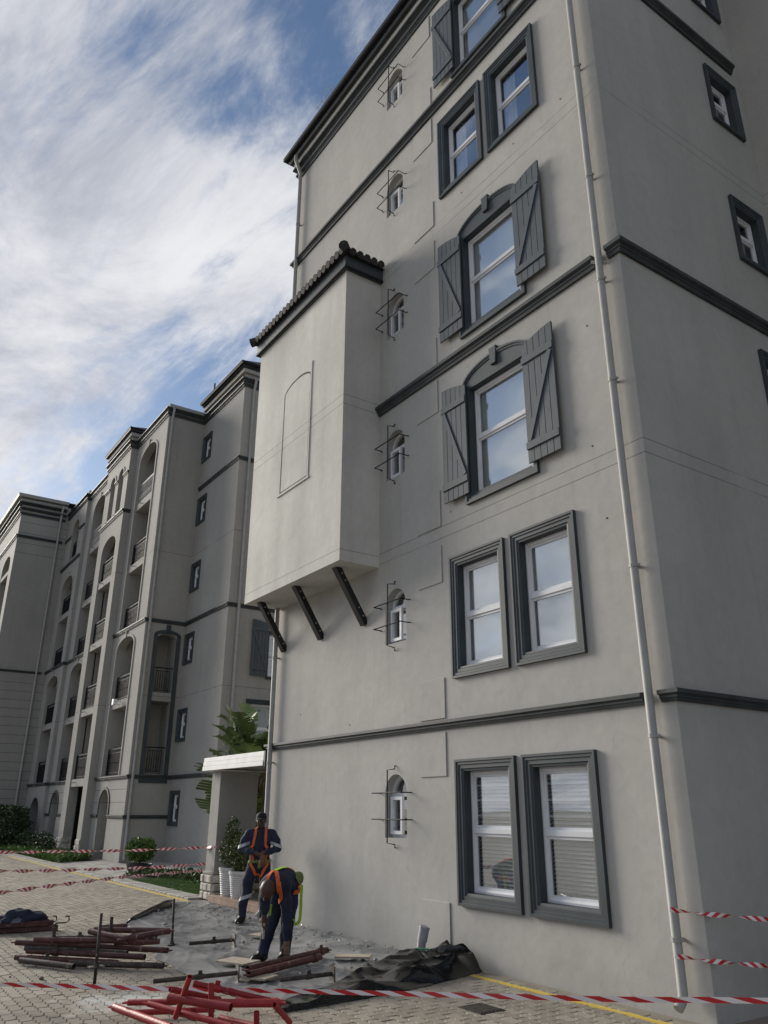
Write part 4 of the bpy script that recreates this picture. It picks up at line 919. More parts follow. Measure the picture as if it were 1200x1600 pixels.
# hedge, bed plants, lawn
t = empty('hedge', (-40.8, 0.5, 0), 'large dark clipped hedge at the far left against the grey block', 'hedge')
hp = np.random.RandomState(4).uniform(-1, 1, (15000, 3)); 
hp = np.array([(x*1.9, y*1.0, 0.05+(z+1)*0.86) for x, y, z in hp if (max(abs(x), abs(y), abs(z)) > 0.72) and mnoise.noise(Vector((x*4, y*3, z*3))) > -0.3 and (abs(x)**4+abs(y)**4+max(z, 0)**4) < 1.15+0.35*mnoise.noise(Vector((x*3, y*3, z*3+5)))])
foliage('foliage', M['leaf_dark'], t, hp, 0.13, seed=2)
for k in range(5): put(MB().tube([(-1.4+0.7*k, 0, 0), (-1.3+0.65*k, 0.1, 1.3)], [0.05, 0.02], 6), 'stem', M['bark'], t, (0, 0, 0), 0, True)
for i, (x, y, s, lab) in enumerate(((-38.0, 1.1, 0.42, 'low green bush at the hedge end of the planting bed'), (-36.4, 1.2, 0.40, 'low green bush in the bed before the dark arched doorway'), (-34.6, 1.15, 0.42, 'low green bush against the stone plinth of the entrance'))):
    leafy('bush', (x, y, 0), lab, 'bush', 900, (s*1.25, s*0.9, s), s*0.9, 0.10, 'leaf_dark', 50+i, 3, 'bushes in the planting bed')
rn = np.random.RandomState(9); gp = []
for k in range(16000):
    x = rn.uniform(-39.5, -29.0); y = rn.uniform(0.32, 1.75)
    if x > -30.2 and y > 0.32+1.4*(-29.0-x)/1.2: continue
    hh = 0.17+0.12*mnoise.noise(Vector((x*1.3, y*2.0, 0)))
    gp.append((x, y, rn.uniform(0.02, max(hh, 0.05))))
tag(foliage('ground_cover', M['leaf_light'], None, gp, 0.11, seed=10, up=0.9), 'pale green leafy ground cover along the kerb of the planting bed', 'ground cover', kind='stuff')
gp = []
for k in range(3200):
    x = rn.uniform(-22.6, -17.0); y = rn.uniform(1.4, 2.4) if x > -21.2 else rn.uniform(0.5, 2.2)
    if mnoise.noise(Vector((x*1.7, y*2, 4))) < -0.12: continue
    gp.append((x, y, rn.uniform(0.02, 0.16+0.1*mnoise.noise(Vector((x, y, 8))))))
tag(foliage('border_planting', M['leaf_pot'], None, gp, 0.10, seed=11, up=0.8), 'loose low border plants round the edge of the lawn', 'plants', kind='stuff')
nb = 30000; bx = rn.uniform(-21.3, -16.5, nb); by = rn.uniform(0.34, 1.55, nb); hb = rn.uniform(0.025, 0.05, nb); an = rn.uniform(0, 6.28, nb); ln = rn.normal(0, 0.012, (nb, 2)); w = 0.006
v = np.stack([np.stack([bx-w*np.cos(an), by-w*np.sin(an), np.zeros(nb)], 1), np.stack([bx+w*np.cos(an), by+w*np.sin(an), np.zeros(nb)], 1), np.stack([bx+ln[:, 0], by+ln[:, 1], hb], 1)], 1).reshape(-1, 3)
me = bpy.data.meshes.new('lawn'); me.from_pydata(v.tolist(), [], np.arange(3*nb).reshape(-1, 3).tolist()); me.materials.append(M['grass']); tag(link('lawn', me), 'short mown lawn strip beside the porch pillar', 'lawn', kind='stuff')
tag(put(MB().box(-21.4, -16.45, 0.315, 1.6, -0.02, 0.012), 'lawn_turf', M['grass']), kind='structure')
def rock_mesh(seed, s):
    bm = bmesh.new(); bmesh.ops.create_icosphere(bm, subdivisions=2, radius=1)
    for v_ in bm.verts: k = 1+0.35*mnoise.noise(v_.co*1.4+Vector((seed*3.1, 0, 0))); v_.co = Vector((v_.co.x*k*s, v_.co.y*k*s*0.8, v_.co.z*k*s*0.6))
    me = bpy.data.meshes.new('rock'); bm.to_mesh(me); bm.free(); me.materials.append(M['rock']); return me
for i, (x, y, s) in enumerate(((-18.6, 1.75, 0.16), (-18.1, 1.8, 0.2), (-17.6, 1.75, 0.22), (-17.15, 1.7, 0.2), (-19.2, 1.8, 0.13), (-19.9, 1.75, 0.12), (-20.6, 1.7, 0.11))):
    tag(link('garden_rock', rock_mesh(i, s), None, (x, y, s*0.3), i*1.3), ['smallish rock third from the pillar end at the lawn edge', 'rough rock second from the pillar end at the lawn edge', 'largest rough rock at the lawn edge near the porch pillar', 'rough rock nearest the porch pillar at the lawn edge', 'small rock fourth from the pillar end at the lawn edge', 'small rock fifth from the pillar end at the lawn edge', 'smallest rock, farthest from the pillar at the lawn edge'][i], 'rock', 'rocks lining the lawn')
# round clipped topiary in a dark bowl
t = empty('topiary_pot', (-22.95, 1.05, 0.012), 'round clipped bush in a dark bowl pot on the garden path', 'plant')
put(MB().lathe([(0.001, 0), (0.22, 0), (0.31, 0.12), (0.34, 0.25), (0.36, 0.27), (0.33, 0.27), (0.3, 0.22), (0.001, 0.22)], 24), 'pot', M['bowl'], t, (0, 0, 0), 0, True, smooth=True, autosmooth=40)
put(MB().tube([(0, 0, 0.2), (0.02, 0, 0.5), (0, 0, 0.8)], [0.03, 0.025, 0.01], 6), 'stem', M['bark'], t, (0, 0, 0), 0, True)
foliage('foliage', M['leaf_light'], t, blob_pts(2600, (0.42, 0.42, 0.32), 14, 0.16)+np.array((0, 0, 0.62)), 0.08, seed=14)
leafy('shrub', (-17.7, 1.9, 0), 'small leafy shrub just left of the porch pillar', 'shrub', 700, (0.25, 0.25, 0.45), 0.5, 0.09, 'leaf_light', 33, 3)

# ================================================================== TAPES
def tape_mat():
    m, N, L, B = newmat('red_white_tape'); B.inputs['Roughness'].default_value = 0.35
    at = N.new('ShaderNodeAttribute'); at.attribute_name = 'run'; sp = N.new('ShaderNodeSeparateXYZ'); L.new(at.outputs['Vector'], sp.inputs[0])
    a = N.new('ShaderNodeMath'); a.operation = 'MULTIPLY_ADD'; L.new(sp.outputs['Y'], a.inputs[0]); a.inputs[1].default_value = -0.55; L.new(sp.outputs['X'], a.inputs[2])
    f = N.new('ShaderNodeMath'); f.operation = 'MODULO'; L.new(a.outputs[0], f.inputs[0]); f.inputs[1].default_value = 1.0
    g_ = N.new('ShaderNodeMath'); g_.operation = 'GREATER_THAN'; L.new(f.outputs[0], g_.inputs[0]); g_.inputs[1].default_value = 0.5
    mx = N.new('ShaderNodeMix'); mx.data_type = 'RGBA'; L.new(g_.outputs[0], mx.inputs['Factor']); mx.inputs['A'].default_value = (0.50, 0.018, 0.022, 1); mx.inputs['B'].default_value = (0.72, 0.68, 0.67, 1)
    L.new(mx.outputs['Result'], B.inputs['Base Color']); return m
M['tape'] = tape_mat()
def tape(pts, width, label, pitch=0.3, twist=0.0, sag=0.05, parent=None, n=160, group='barrier tapes', fold=1.0):
    pts = [Vector(p) for p in pts]; L = [0]
    for i in range(1, len(pts)): L.append(L[-1]+(pts[i]-pts[i-1]).length)
    vs, fs, run = [], [], []; s0 = random.random()*5
    for i in range(n+1):
        s = L[-1]*i/n; k = max(j for j in range(len(L)-1) if L[j] <= s+1e-9); t = (s-L[k])/(L[k+1]-L[k])
        p = pts[k].lerp(pts[k+1], t); d = (pts[k+1]-pts[k]).normalized()
        p = p+Vector((0, 0, -sag*math.sin(math.pi*i/n)+0.006*mnoise.noise(Vector((s*1.2+s0, 3, 0)))))
        side = d.cross(Vector((0, 0, 1))).normalized(); up = side.cross(d)
        a = twist*s*2*math.pi+0.8*mnoise.noise(Vector((s*0.7+s0, 0, 0)))
        w = (up*math.cos(a)+side*math.sin(a))*width/2
        vs += [p+w, p+side*0.004*math.cos(a)*0+w*0, p-w]; run += [(20+s/pitch, 0, 0), (20+s/pitch, 0.5, 0), (20+s/pitch, 1, 0)]
        if i: o = 3*i; fs += [(o-3, o-2, o+1, o), (o-2, o-1, o+2, o+1)]
    me = bpy.data.meshes.new('barrier_tape'); me.from_pydata([tuple(v_) for v_ in vs], [], fs); me.materials.append(M['tape'])
    at = me.attributes.new('run', 'FLOAT_VECTOR', 'POINT'); at.data.foreach_set('vector', [c for r in run for c in r])
    return tag(link('barrier_tape', me), label, 'tape', group)
tape([(-8.87, -5.05, 0.18), (-7.40, -3.55, 0.215), (-6.02, -2.47, 0.29), (-4.69, -1.68, 0.385), (-3.2, -1.08, 0.55)], 0.036, 'red and white striped tape stretched low across the whole foreground', 0.26, 0.0, 0.0)
tape([(-15.32, -4.25, 0.99), (-16.07, -2.88, 0.95), (-16.39, -1.39, 0.92), (-16.45, 0.20, 0.94), (-15.93, 0.24, 0.97), (-15.9, 0.75, 1.0)], 0.055, 'topmost of the three striped tapes left of the porch pillar', 0.115, 0.9, 0.0)
tape([(-13.34, -4.52, 0.84), (-14.60, -3.18, 0.73), (-15.52, -1.63, 0.66), (-16.30, 0.18, 0.64)], 0.055, 'middle of the three striped tapes left of the porch pillar', 0.115, 0.9, 0.0)
tape([(-11.36, -4.78, 0.69), (-12.65, -3.61, 0.66), (-14.28, -2.01, 0.62), (-16.20, 0.17, 0.53)], 0.055, 'lowest of the three striped tapes, sloping up to the porch pillar', 0.115, 0.9, 0.0)
tape([(-4.955, -0.135, 0.86), (-4.70, 0.0, 0.84), (-3.4, 1.5, 0.70), (-2.5, 2.6, 0.60)], 0.04, 'upper striped tape tied to the downpipe at the building corner', 0.085, 1.3, 0.0)
tape([(-4.955, -0.135, 0.50), (-4.70, 0.0, 0.48), (-3.4, 1.5, 0.36), (-2.5, 2.6, 0.28)], 0.04, 'lower striped tape tied to the downpipe at the building corner', 0.085, 1.5, 0.0)
for z in (0.86, 0.50):
    pass
# drain cover
t = empty('drain_cover', (-6.27, -1.24, 0), 'square cast iron drain cover set in the pavers near the wall', 'drain cover')
put(MB().box(-0.17, 0.17, -0.15, 0.15, -0.03, 0.004), 'frame', M['drain'], t, (0, 0, 0), 0, True, bevel=0.004)
for i in range(6): put(MB().box(-0.145, 0.145, -0.13+0.045*i, -0.105+0.045*i, 0.0045, 0.011), 'rib', M['drain'], t, (0, 0, 0), 0, True)

# ================================================================== TARPAULIN AND RUBBLE
M['tarp'] = pm('dusty_grey_tarpaulin', (0.14, 0.145, 0.152), 0.30, 0.2, 1.7, 0.05, 30, c2=(0.31, 0.31, 0.305), spec=0.6, lo=0.36, hi=0.6, detail=9, bdist=0.02)
M['blackplastic'] = pm('black_plastic_sheet', (0.006, 0.0065, 0.007), 0.14, 0.3, 6, 0.06, 6, spec=0.35, bdist=0.03)
M['pvc'] = pm('grey_pvc', (0.33, 0.33, 0.33), 0.4, 0.08, 9)
M['ply'] = pm('pale_plywood', (0.36, 0.31, 0.24), 0.8, 0.2, 7, 0.2, 30, stretch=(1, 6, 1), rand=0.12)
M['rubble'] = pm('plaster_rubble', (0.22, 0.21, 0.195), 0.95, 0.4, 20, c2=(0.42, 0.41, 0.39))
near_e = [(-16.0, -0.64), (-14.6, -1.6), (-13.64, -2.24), (-11.73, -2.46), (-10.23, -2.82), (-8.95, -2.92), (-8.1, -2.95), (-7.3, -2.7)]
far_e = [(-15.95, 0.0), (-14.6, 0.02), (-13.3, -0.03), (-11.6, -0.03), (-10.2, -0.03), (-9.0, -0.04), (-8.3, -0.10), (-7.6, -0.5)]
def lerp_poly(P, t):
    k = min(int(t*(len(P)-1)), len(P)-2); f = t*(len(P)-1)-k; return P[k][0]*(1-f)+P[k+1][0]*f, P[k][1]*(1-f)+P[k+1][1]*f
nx, ny = 260, 96; vs, fs = [], []
for i in range(nx+1):
    a = lerp_poly(near_e, i/nx); b = lerp_poly(far_e, i/nx)
    for j in range(ny+1):
        t_ = j/ny; x = a[0]*(1-t_)+b[0]*t_; y = a[1]*(1-t_)+b[1]*t_
        e_ = 0.05*mnoise.noise(Vector((x*1.7, y*1.7, 2)))*(1 if 0 < j < ny else 1.5)
        if t_ < 0.9: y += e_; x += 0.04*mnoise.noise(Vector((x*2, y*2, 7)))
        q = Vector((x*1.0, y*2.4, 0)); w1 = mnoise.noise(q*1.1+Vector((0.6*mnoise.noise(q*0.8), 0, 0))); w2 = mnoise.noise(Vector((x*2.3+y*1.2, y*4.5, 5))); w3 = mnoise.noise(Vector((x*7, y*9, 9)))
        w4 = mnoise.noise(Vector((x*0.5-y*0.9, x*1.6+y*2.6, 11))); z = 0.008+0.014*max(0, 1-abs(w1)*14)+0.007*max(0, 1-abs(w2)*12)+0.018*max(0, 1-abs(w4)*18)+0.001*(w3+0.3)
        if j == 0: z = 0.006
        if y > -0.05: y = -0.05 if x > -13.3 else y
        vs.append((x, y, max(z, 0.008)))
for i in range(nx):
    for j in range(ny):
        o = i*(ny+1)+j; fs.append((o, o+ny+1, o+ny+2, o+1))
me = bpy.data.meshes.new('tarpaulin'); me.from_pydata(vs, [], fs); me.materials.append(M['tarp']); me.polygons.foreach_set('use_smooth', [True]*len(fs))
tag(link('tarpaulin', me), 'large crumpled dusty grey ground sheet spread along the foot of the wall', 'tarpaulin')
# rolled dark edge at the far corner
m = MB(); m.tube([(-15.75, -0.62, 0.05), (-15.2, -0.95, 0.07), (-14.6, -1.45, 0.05), (-13.9, -1.98, 0.03), (-13.5, -2.2, 0.02)], [0.03, 0.07, 0.05, 0.03, 0.012], 7); 
tag(put(m, 'rolled_sheet', M['blackplastic'], smooth=True), 'dark rolled edge of sheeting along the far side of the grey tarpaulin', 'sheet')
# rubble on the sheet
rn = random.Random(5); rb = MB()
for k in range(420):
    x = rn.uniform(-15, -8.2); y = -abs(rn.gauss(0, 1.0))-0.08
    if y < -2.4: continue
    s = abs(rn.gauss(0, 0.010))+0.004
    if rn.random() < 0.03: s *= 2.4
    c = Vector((x, y, 0.035+s*0.3)); vv = [c+Vector((rn.uniform(-1, 1), rn.uniform(-1, 1), rn.uniform(-0.6, 0.8))).normalized()*s for _ in range(6)]
    top, bot = c+Vector((0, 0, s*0.7)), c-Vector((0, 0, s*0.6)); ringp = [c+Vector((math.cos(a)*s*rn.uniform(0.7, 1.3), math.sin(a)*s*rn.uniform(0.7, 1.3), 0)) for a in (0, 1.26, 2.5, 3.77, 5.0)]
    rb.add([top, bot]+ringp, [(0, 2+i, 2+(i+1) % 5) for i in range(5)]+[(1, 2+(i+1) % 5, 2+i) for i in range(5)])
tag(put(rb, 'rubble', M['rubble']), 'scattered crumbs of broken plaster over the grey sheet', 'rubble', kind='stuff')
# black plastic sheet heaped in front of the wall
n1, n2 = 58, 26; vs, fs = [], []
for i in range(n1+1):
    t_ = i/n1; cx_ = -7.10-0.45*t_+0.10*math.sin(t_*3.0); cy_ = -2.85+2.72*t_
    wd = 0.10+0.95*min(1, t_*1.6)**0.8; hgt = 0.03+0.05*min(1, t_*2)+0.11*max(0, (t_-0.6)/0.4)**1.2
    for j in range(n2+1):
        q = j/n2; x = cx_-wd*q; y = cy_; env = min(1, q/0.16, (1-q)/0.2)
        c = Vector((x*1.9, y*1.5, 0)); rg = 1-abs(mnoise.noise(c*1.1+Vector((2, 0, 0))))*2.4; rg2 = 1-abs(mnoise.noise(Vector((x*4.2+y*2.0, y*3.1-x, 3))))*2.2; rg3 = mnoise.noise(Vector((x*9, y*9, 1)))
        z = env*(hgt*(0.6+0.4*max(0, rg))+0.05*max(0, rg)**2*min(1, t_*2.5)+0.022*max(0, rg2)+0.003*rg3)
        x += env*0.05*mnoise.noise(c*2.5+Vector((9, 0, 0))); y += 0.05*mnoise.noise(c*2.0+Vector((0, 7, 0)))
        vs.append((x, min(y, -0.02), max(0.006, z)))
for i in range(n1):
    for j in range(n2): o = i*(n2+1)+j; fs.append((o, o+1, o+n2+2, o+n2+1))
o_ = len(vs); 
for j in range(n2+1): p = vs[n1*(n2+1)+j]; vs.append((p[0]+0.02, min(p[1]+0.03, -0.015), 0.004))
for j in range(n2): a_ = n1*(n2+1)+j; fs.append((a_, a_+1, o_+j+1, o_+j))
me = bpy.data.meshes.new('plastic_sheet'); me.from_pydata(vs, [], fs); me.materials.append(M['blackplastic'])
bm = bmesh.new(); bm.from_mesh(me); bmesh.ops.triangulate(bm, faces=bm.faces); bmesh.ops.subdivide_edges(bm, edges=bm.edges, cuts=1, use_grid_fill=True, smooth=0.25); bm.to_mesh(me); bm.free()
me.polygons.foreach_set('use_smooth', [True]*len(me.polygons)); me.set_sharp_from_angle(angle=rad(24))
tag(link('plastic_sheet', me), 'crumpled glossy black plastic sheet heaped on the pavers before the wall', 'plastic sheet')
# grey pvc pipe end standing in it
t = empty('pvc_pipe', (-8.42, -0.32, 0.02), 'short grey plastic pipe end sticking up from the black sheeting', 'pipe')
m = MB(); m.tube([(0.0, 0.0, 0.02), (0.02, 0.02, 0.22)], 0.052, 16); m.tube([(0.02, 0.02, 0.2), (0.045, 0.045, 0.36)], 0.060, 16, caps=False); m.tube([(0.045, 0.045, 0.36), (0.021, 0.021, 0.22)], 0.052, 16, caps=False); put(m, 'pipe', M['pvc'], t, (0, 0, 0), 0, True, smooth=True, autosmooth=40)
m = MB(); m.tube([(0.041, 0.041, 0.335), (0.0445, 0.0445, 0.357)], 0.066, 16); put(m, 'socket_rim', M['pvc'], t, (0, 0, 0), 0, True, smooth=True, autosmooth=40)
tag(put(MB().box(-0.09, 0.09, -0.03, 0.03, 0, 0.012), 'green_strip', pm('green_plastic', (0.02, 0.14, 0.08), 0.4, 0.1, 5), None, (-8.08, -0.52, 0.19), 0.5), 'green plastic scrap lying on the black sheet beside the grey pipe', 'scrap')
# boards
for x, y, rz, w, h, lab in ((-9.35, -2.22, 0.4, 0.42, 0.30, 'pale square board lying flat on the tarpaulin behind the maroon tubes'), (-8.42, -2.42, 0.5, 0.34, 0.26, 'pale square board lying under the ends of the maroon tubes'), (-8.9, -0.95, 0.9, 0.42, 0.2, 'pale board lying on the sheet towards the wall'), (-11.0, -1.12, 0.3, 0.32, 0.2, 'thin board lying by the feet of the bending man'), (-8.05, -1.35, 0.2, 0.34, 0.2, 'pale board beside the black plastic sheet')):
    tag(put(MB().box(-w/2, w/2, -h/2, h/2, 0, 0.018), 'board', M['ply'], None, (x, y, 0.045), rz, bevel=0.002), lab, 'board')

# ================================================================== SCAFFOLD PARTS
M['redpaint'] = pm('red_scaffold_paint', (0.27, 0.016, 0.02), 0.45, 0.25, 7, 0.2, 40, c2=(0.34, 0.035, 0.035), lo=0.4, hi=0.75, rand=0.2, splat=((0.32, 0.25, 0.22), 16, 0.63))
M['maroon'] = pm('worn_maroon_steel', (0.065, 0.018, 0.016), 0.5, 0.3, 9, 0.25, 50, c2=(0.13, 0.055, 0.045), lo=0.35, hi=0.8, rand=0.3, splat=((0.26, 0.22, 0.19), 14, 0.62))
M['rust'] = pm('dark_rusty_steel', (0.035, 0.026, 0.022), 0.6, 0.35, 12, 0.3, 50, c2=(0.10, 0.075, 0.06), lo=0.4, hi=0.8, rand=0.2, splat=((0.27, 0.25, 0.23), 14, 0.61))
def hollow(m, p, q, r, n=14):
    p, q = Vector(p), Vector(q); t = (q-p).normalized(); a = t.cross(Vector((0, 0, 1))); a = a if a.length > 0.1 else t.cross(Vector((1, 0, 0))); a.normalize(); b = t.cross(a)
    def rg(c, rr): return [c+(a*math.cos(2*math.pi*k/n)+b*math.sin(2*math.pi*k/n))*rr for k in range(n)]
    m.loft([rg(p+t*0.08, r*0.82), rg(p, r*0.84), rg(p, r), rg(q, r), rg(q, r*0.84), rg(q-t*0.08, r*0.82)], True, True); return t, a, b
def scaffold_tube(p, q, r, mat, label, group, ends=(0, 0), coupler=None, name='scaffold_tube'):
    p, q = Vector(p), Vector(q); base = Vector((p.x, p.y, 0)); t = empty(name, base, label, 'scaffold tube', group)
    m = MB(); d, a, b = hollow(m, p-base, q-base, r); put(m, 'tube', mat, t, (0, 0, 0), 0, True, smooth=True, autosmooth=40)
    for k, (e, s) in enumerate(((p, -1), (q, 1))):
        if ends[k]:
            c = e-base; mm = MB(); mm.bar(c-d*s*0.03-b*0, c+d*s*0.045, 0.012, r*2.3, up=a); mm.bar(c-d*s*0.02+a*r, c-d*s*0.02-a*r, r*1.6, 0.014, up=b); put(mm, 'end_bracket', mat, t, (0, 0, 0), 0, True)
    if coupler is not None:
        c = p.lerp(q, coupler)-base; mm = MB(); mm.tube([c-d*0.035, c+d*0.035], r*1.28, 12); b = b if b.z > 0 else -b; mm.bar(c+b*r, c+b*(r+0.035), 0.04, 0.016, up=a); put(mm, 'coupler', mat, t, (0, 0, 0), 0, True)
    return t
rn = random.Random(12)
RED = [((-7.66, -4.13, 0.10), (-6.75, -3.97, 0.10)), ((-7.47, -4.08, 0.16), (-7.0, -3.66, 0.2)), ((-6.92, -3.94, 0.27), (-6.44, -3.62, 0.25)), ((-7.62, -4.0, 0.05), (-7.35, -3.35, 0.05)), ((-7.30, -3.97, 0.17), (-6.45, -3.60, 0.12)),
       ((-7.27, -3.79, 0.10), (-6.35, -3.48, 0.10)), ((-6.95, -3.86, 0.12), (-6.72, -3.86, 0.44)), ((-6.98, -3.72, 0.34), (-6.70, -3.15, 0.20)), ((-6.86, -3.66, 0.21), (-6.58, -3.12, 0.20)), ((-6.47, -3.23, 0.22), (-6.62, -3.0, 0.04)),
       ((-7.05, -3.43, 0.05), (-6.35, -3.22, 0.05)), ((-7.02, -3.90, 0.31), (-7.1, -3.42, 0.17)), ((-7.42, -3.12, 0.08), (-7.12, -2.86, 0.10)), ((-6.78, -3.62, 0.01), (-6.80, -3.64, 0.36)), ((-6.62, -3.30, 0.0), (-6.60, -3.32, 0.16))]
RLAB = ['pinkish thick tube at the near left of the red heap, bracket at its end', 'red tube with square bracket at the far left of the red heap', 'thick red tube with open end lying across the top of the red heap', 'red tube flat on the pavers at the back left of the red heap', 'long thin red tube slanting from left to front of the red heap', 'red tube with coupler running through the middle of the red heap', 'red tube leaning upright, the highest in the red heap', 'red tube with coupler sloping from the top to the right of the heap', 'thick red tube lying level at the right of the red heap', 'short red tube propped down at the right end of the red heap', 'red tube flat on the pavers under the right of the red heap', 'short red tube sloping back below the tape in the red heap', 'short red tube lying apart behind the right of the red heap', 'upright red post standing in the middle of the red heap', 'short upright red stub at the right front of the red heap']
for i, (p, q) in enumerate(RED):
    scaffold_tube(p, q, 0.031 if i in (2, 8, 0) else 0.023, M['redpaint'], RLAB[i], 'red scaffold heap', (1, rn.random() < 0.5) if i in (0, 1, 4, 8, 12) else (0, 0), 0.3 if i in (5, 7) else None)
PILE = [((-10.80, -4.27, 0.05), (-10.05, -3.86, 0.05)), ((-10.27, -3.86, 0.05), (-9.56, -3.02, 0.05)), ((-10.93, -4.18, 0.12), (-9.77, -3.17, 0.12)), ((-11.06, -4.29, 0.20), (-9.74, -2.92, 0.17)), ((-10.95, -4.2, 0.15), (-10.0, -3.3, 0.14)), ((-10.70, -4.17, 0.26), (-10.0, -3.25, 0.26)),
        ((-10.66, -3.97, 0.26), (-10.10, -2.93, 0.26)), ((-10.36, -3.60, 0.36), (-9.80, -2.90, 0.36)), ((-10.18, -3.70, 0.37), (-9.66, -3.42, 0.33)), ((-9.70, -3.48, 0.33), (-9.5, -3.0, 0.40)), ((-10.55, -3.5, 0.35), (-10.45, -3.18, 0.36)), ((-10.2, -3.4, 0.21), (-10.08, -2.9, 0.22)), ((-11.02, -4.28, 0.05), (-10.0, -3.4, 0.05))]
PLAB = ['short dark rusty tube lying lowest at the near left of the maroon pile', 'dark rusty tube lying lowest along the near right of the maroon pile', 'long maroon tube second from the bottom of the maroon pile', 'longest maroon tube spanning the maroon pile, bracketed at both ends', 'dark rusty tube tucked under the longest tube of the maroon pile', 'maroon tube with open end facing left high on the maroon pile', 'dark rusty tube along the back of the maroon pile', 'topmost straight maroon tube at the right of the maroon pile', 'maroon tube slanting down to the right on top of the maroon pile', 'short maroon tube slanting up to the right on top of the maroon pile', 'short tube lying highest at the back of the maroon pile', 'short maroon tube poking out at the far right of the maroon pile', 'maroon tube on the ground under the far side of the maroon pile']
for i, (p, q) in enumerate(PILE):
    scaffold_tube(p, q, 0.031, M['maroon'] if i not in (0, 1, 4, 6) else M['rust'], PLAB[i], 'maroon scaffold pile', (1, 1) if i in (3, 1, 7, 9) else (0, 0), 0.25 if i in (2, 6, 9) else None)
for i, (p, q, lab) in enumerate((((-10.55, -4.02, 0.0), (-10.56, -4.04, 0.13), 'short dark stub under the near left of the maroon pile'), ((-10.6, -3.98, 0.26), (-10.61, -3.99, 0.42), 'short dark stub standing on the left top of the maroon pile'), ((-10.2, -3.45, 0.25), (-10.2, -3.46, 0.5), 'tallest dark stub rising from the middle of the maroon pile'))):
    scaffold_tube(p, q, 0.02, M['rust'], lab, 'stubs in the maroon pile')
for (p, q, e, lab) in (((-8.66, -2.43, 0.085), (-9.26, -1.10, 0.085), (1, 1), 'maroon scaffold tube lying past the bending man, the farther of two'), ((-8.39, -2.54, 0.085), (-8.90, -1.40, 0.085), (1, 0), 'maroon scaffold tube lying past the bending man, the nearer of two')):
    scaffold_tube(p, q, 0.036, M['maroon'], lab, None, e, 0.92)
def base_jack(p, q, plate, label):
    t = scaffold_tube(p, q, 0.022, M['rust'], label, None, (0, 0), 0.55, 'base_jack'); t['category'] = 'base jack'
    base = WP[t]; c = Vector(q)-base; d = (Vector(q)-Vector(p)).normalized(); mm = MB(); a = d.cross(Vector((0, 0, 1))).normalized(); b = a.cross(d)
    mm.bar(c, c+d*0.012, 0.15, 0.15, up=b); put(mm, 'base_plate', M['rust'], t, (0, 0, 0), 0, True)
base_jack((-10.70, -2.28, 0.075), (-10.60, -1.72, 0.085), 0, 'rusty base jack lying on the tarpaulin with its square plate upright')
base_jack((-8.74, -3.42, 0.06), (-8.55, -2.60, 0.085), 0, 'rusty base jack lying between the red heap and the maroon tubes')
base_jack((-8.06, -2.35, 0.07), (-7.97, -1.80, 0.085), 0, 'rusty base jack lying beside the black plastic sheet')
def rod(x, y, h, lean, label, zp):
    t = empty('scaffold_rod', (x, y, 0), label, 'rod'); m = MB(); m.tube([(0, 0, -0.02), (lean[0], lean[1], h)], 0.017, 8); put(m, 'rod', M['rust'], t, (0, 0, 0), 0, True, smooth=True)
    c = (lean[0]*zp/h, lean[1]*zp/h, zp); mm = MB(); mm.box(c[0]-0.055, c[0]+0.055, c[1]-0.075, c[1]+0.075, zp-0.005, zp+0.005); mm.tube([(c[0], c[1], zp), (c[0], c[1], zp+0.04)], 0.028, 8); put(mm, 'collar_plate', M['rust'], t, (0, 0, 0), 0, True)
rod(-9.19, -3.87, 0.66, (0.02, -0.02), 'rusty rod with collar standing before the maroon pile', 0.17)
rod(-11.14, -2.34, 0.56, (0.03, -0.04), 'rusty rod standing on the tarpaulin behind the maroon pile', 0.02)
t = empty('steel_stack', (-13.6, -3.6, 0), 'flat stack of maroon steel sections with hooked ends at the left edge', 'steel stack')
for i, (p, q) in enumerate((((-13.75, -4.4, 0.04), (-13.6, -3.36, 0.04)), ((-13.55, -4.4, 0.04), (-13.42, -3.25, 0.04)), ((-13.72, -4.4, 0.115), (-13.5, -3.3, 0.10)), ((-13.5, -4.4, 0.115), (-13.4, -3.4, 0.11)))):
    put(MB().bar(Vector(p)-WP[t], Vector(q)-WP[t], 0.10, 0.07), 'steel_section', M['maroon'], t, (0, 0, 0), 0, True, bevel=0.006)
for dx, dy in ((0.1, 0.30), (0.22, 0.45)):
    put(MB().tube([(dx, dy-0.15, 0.1), (dx, dy, 0.1), (dx, dy+0.04, 0.13), (dx, dy+0.03, 0.18), (dx, dy-0.02, 0.185)], 0.011, 6), 'hook', M['rust'], t, (0, 0, 0), 0, True)
# jacket bundle on the stack
M['navy'] = pm('navy_workwear', (0.011, 0.016, 0.034), 0.85, 0.25, 5, 0.8, 11, c2=(0.024, 0.031, 0.058), bdist=0.035)
M['denim'] = pm('grey_blue_cloth', (0.12, 0.14, 0.18), 0.85, 0.2, 7, 0.4, 18)
bm = bmesh.new(); bmesh.ops.create_icosphere(bm, subdivisions=4, radius=1)
for v_ in bm.verts:
    c = v_.co.copy(); k = 1+0.3*mnoise.noise(c*1.6)+0.22*abs(mnoise.noise(c*3.3))-0.1
    v_.co = Vector((c.x*k*0.19, c.y*k*0.33, max(c.z*k*0.15, -0.02)))
me = bpy.data.meshes.new('jacket'); bm.to_mesh(me); bm.free(); me.materials.append(M['navy']); me.materials.append(M['denim'])
for pgn in me.polygons:
    pgn.use_smooth = True
    if mnoise.noise(pgn.center*6+Vector((3, 0, 0))) > 0.22: pgn.material_index = 1
tag(link('jacket', me, None, (-13.52, -3.75, 0.16)), 'dark blue jacket bundled on the steel sections at the left edge', 'jacket')
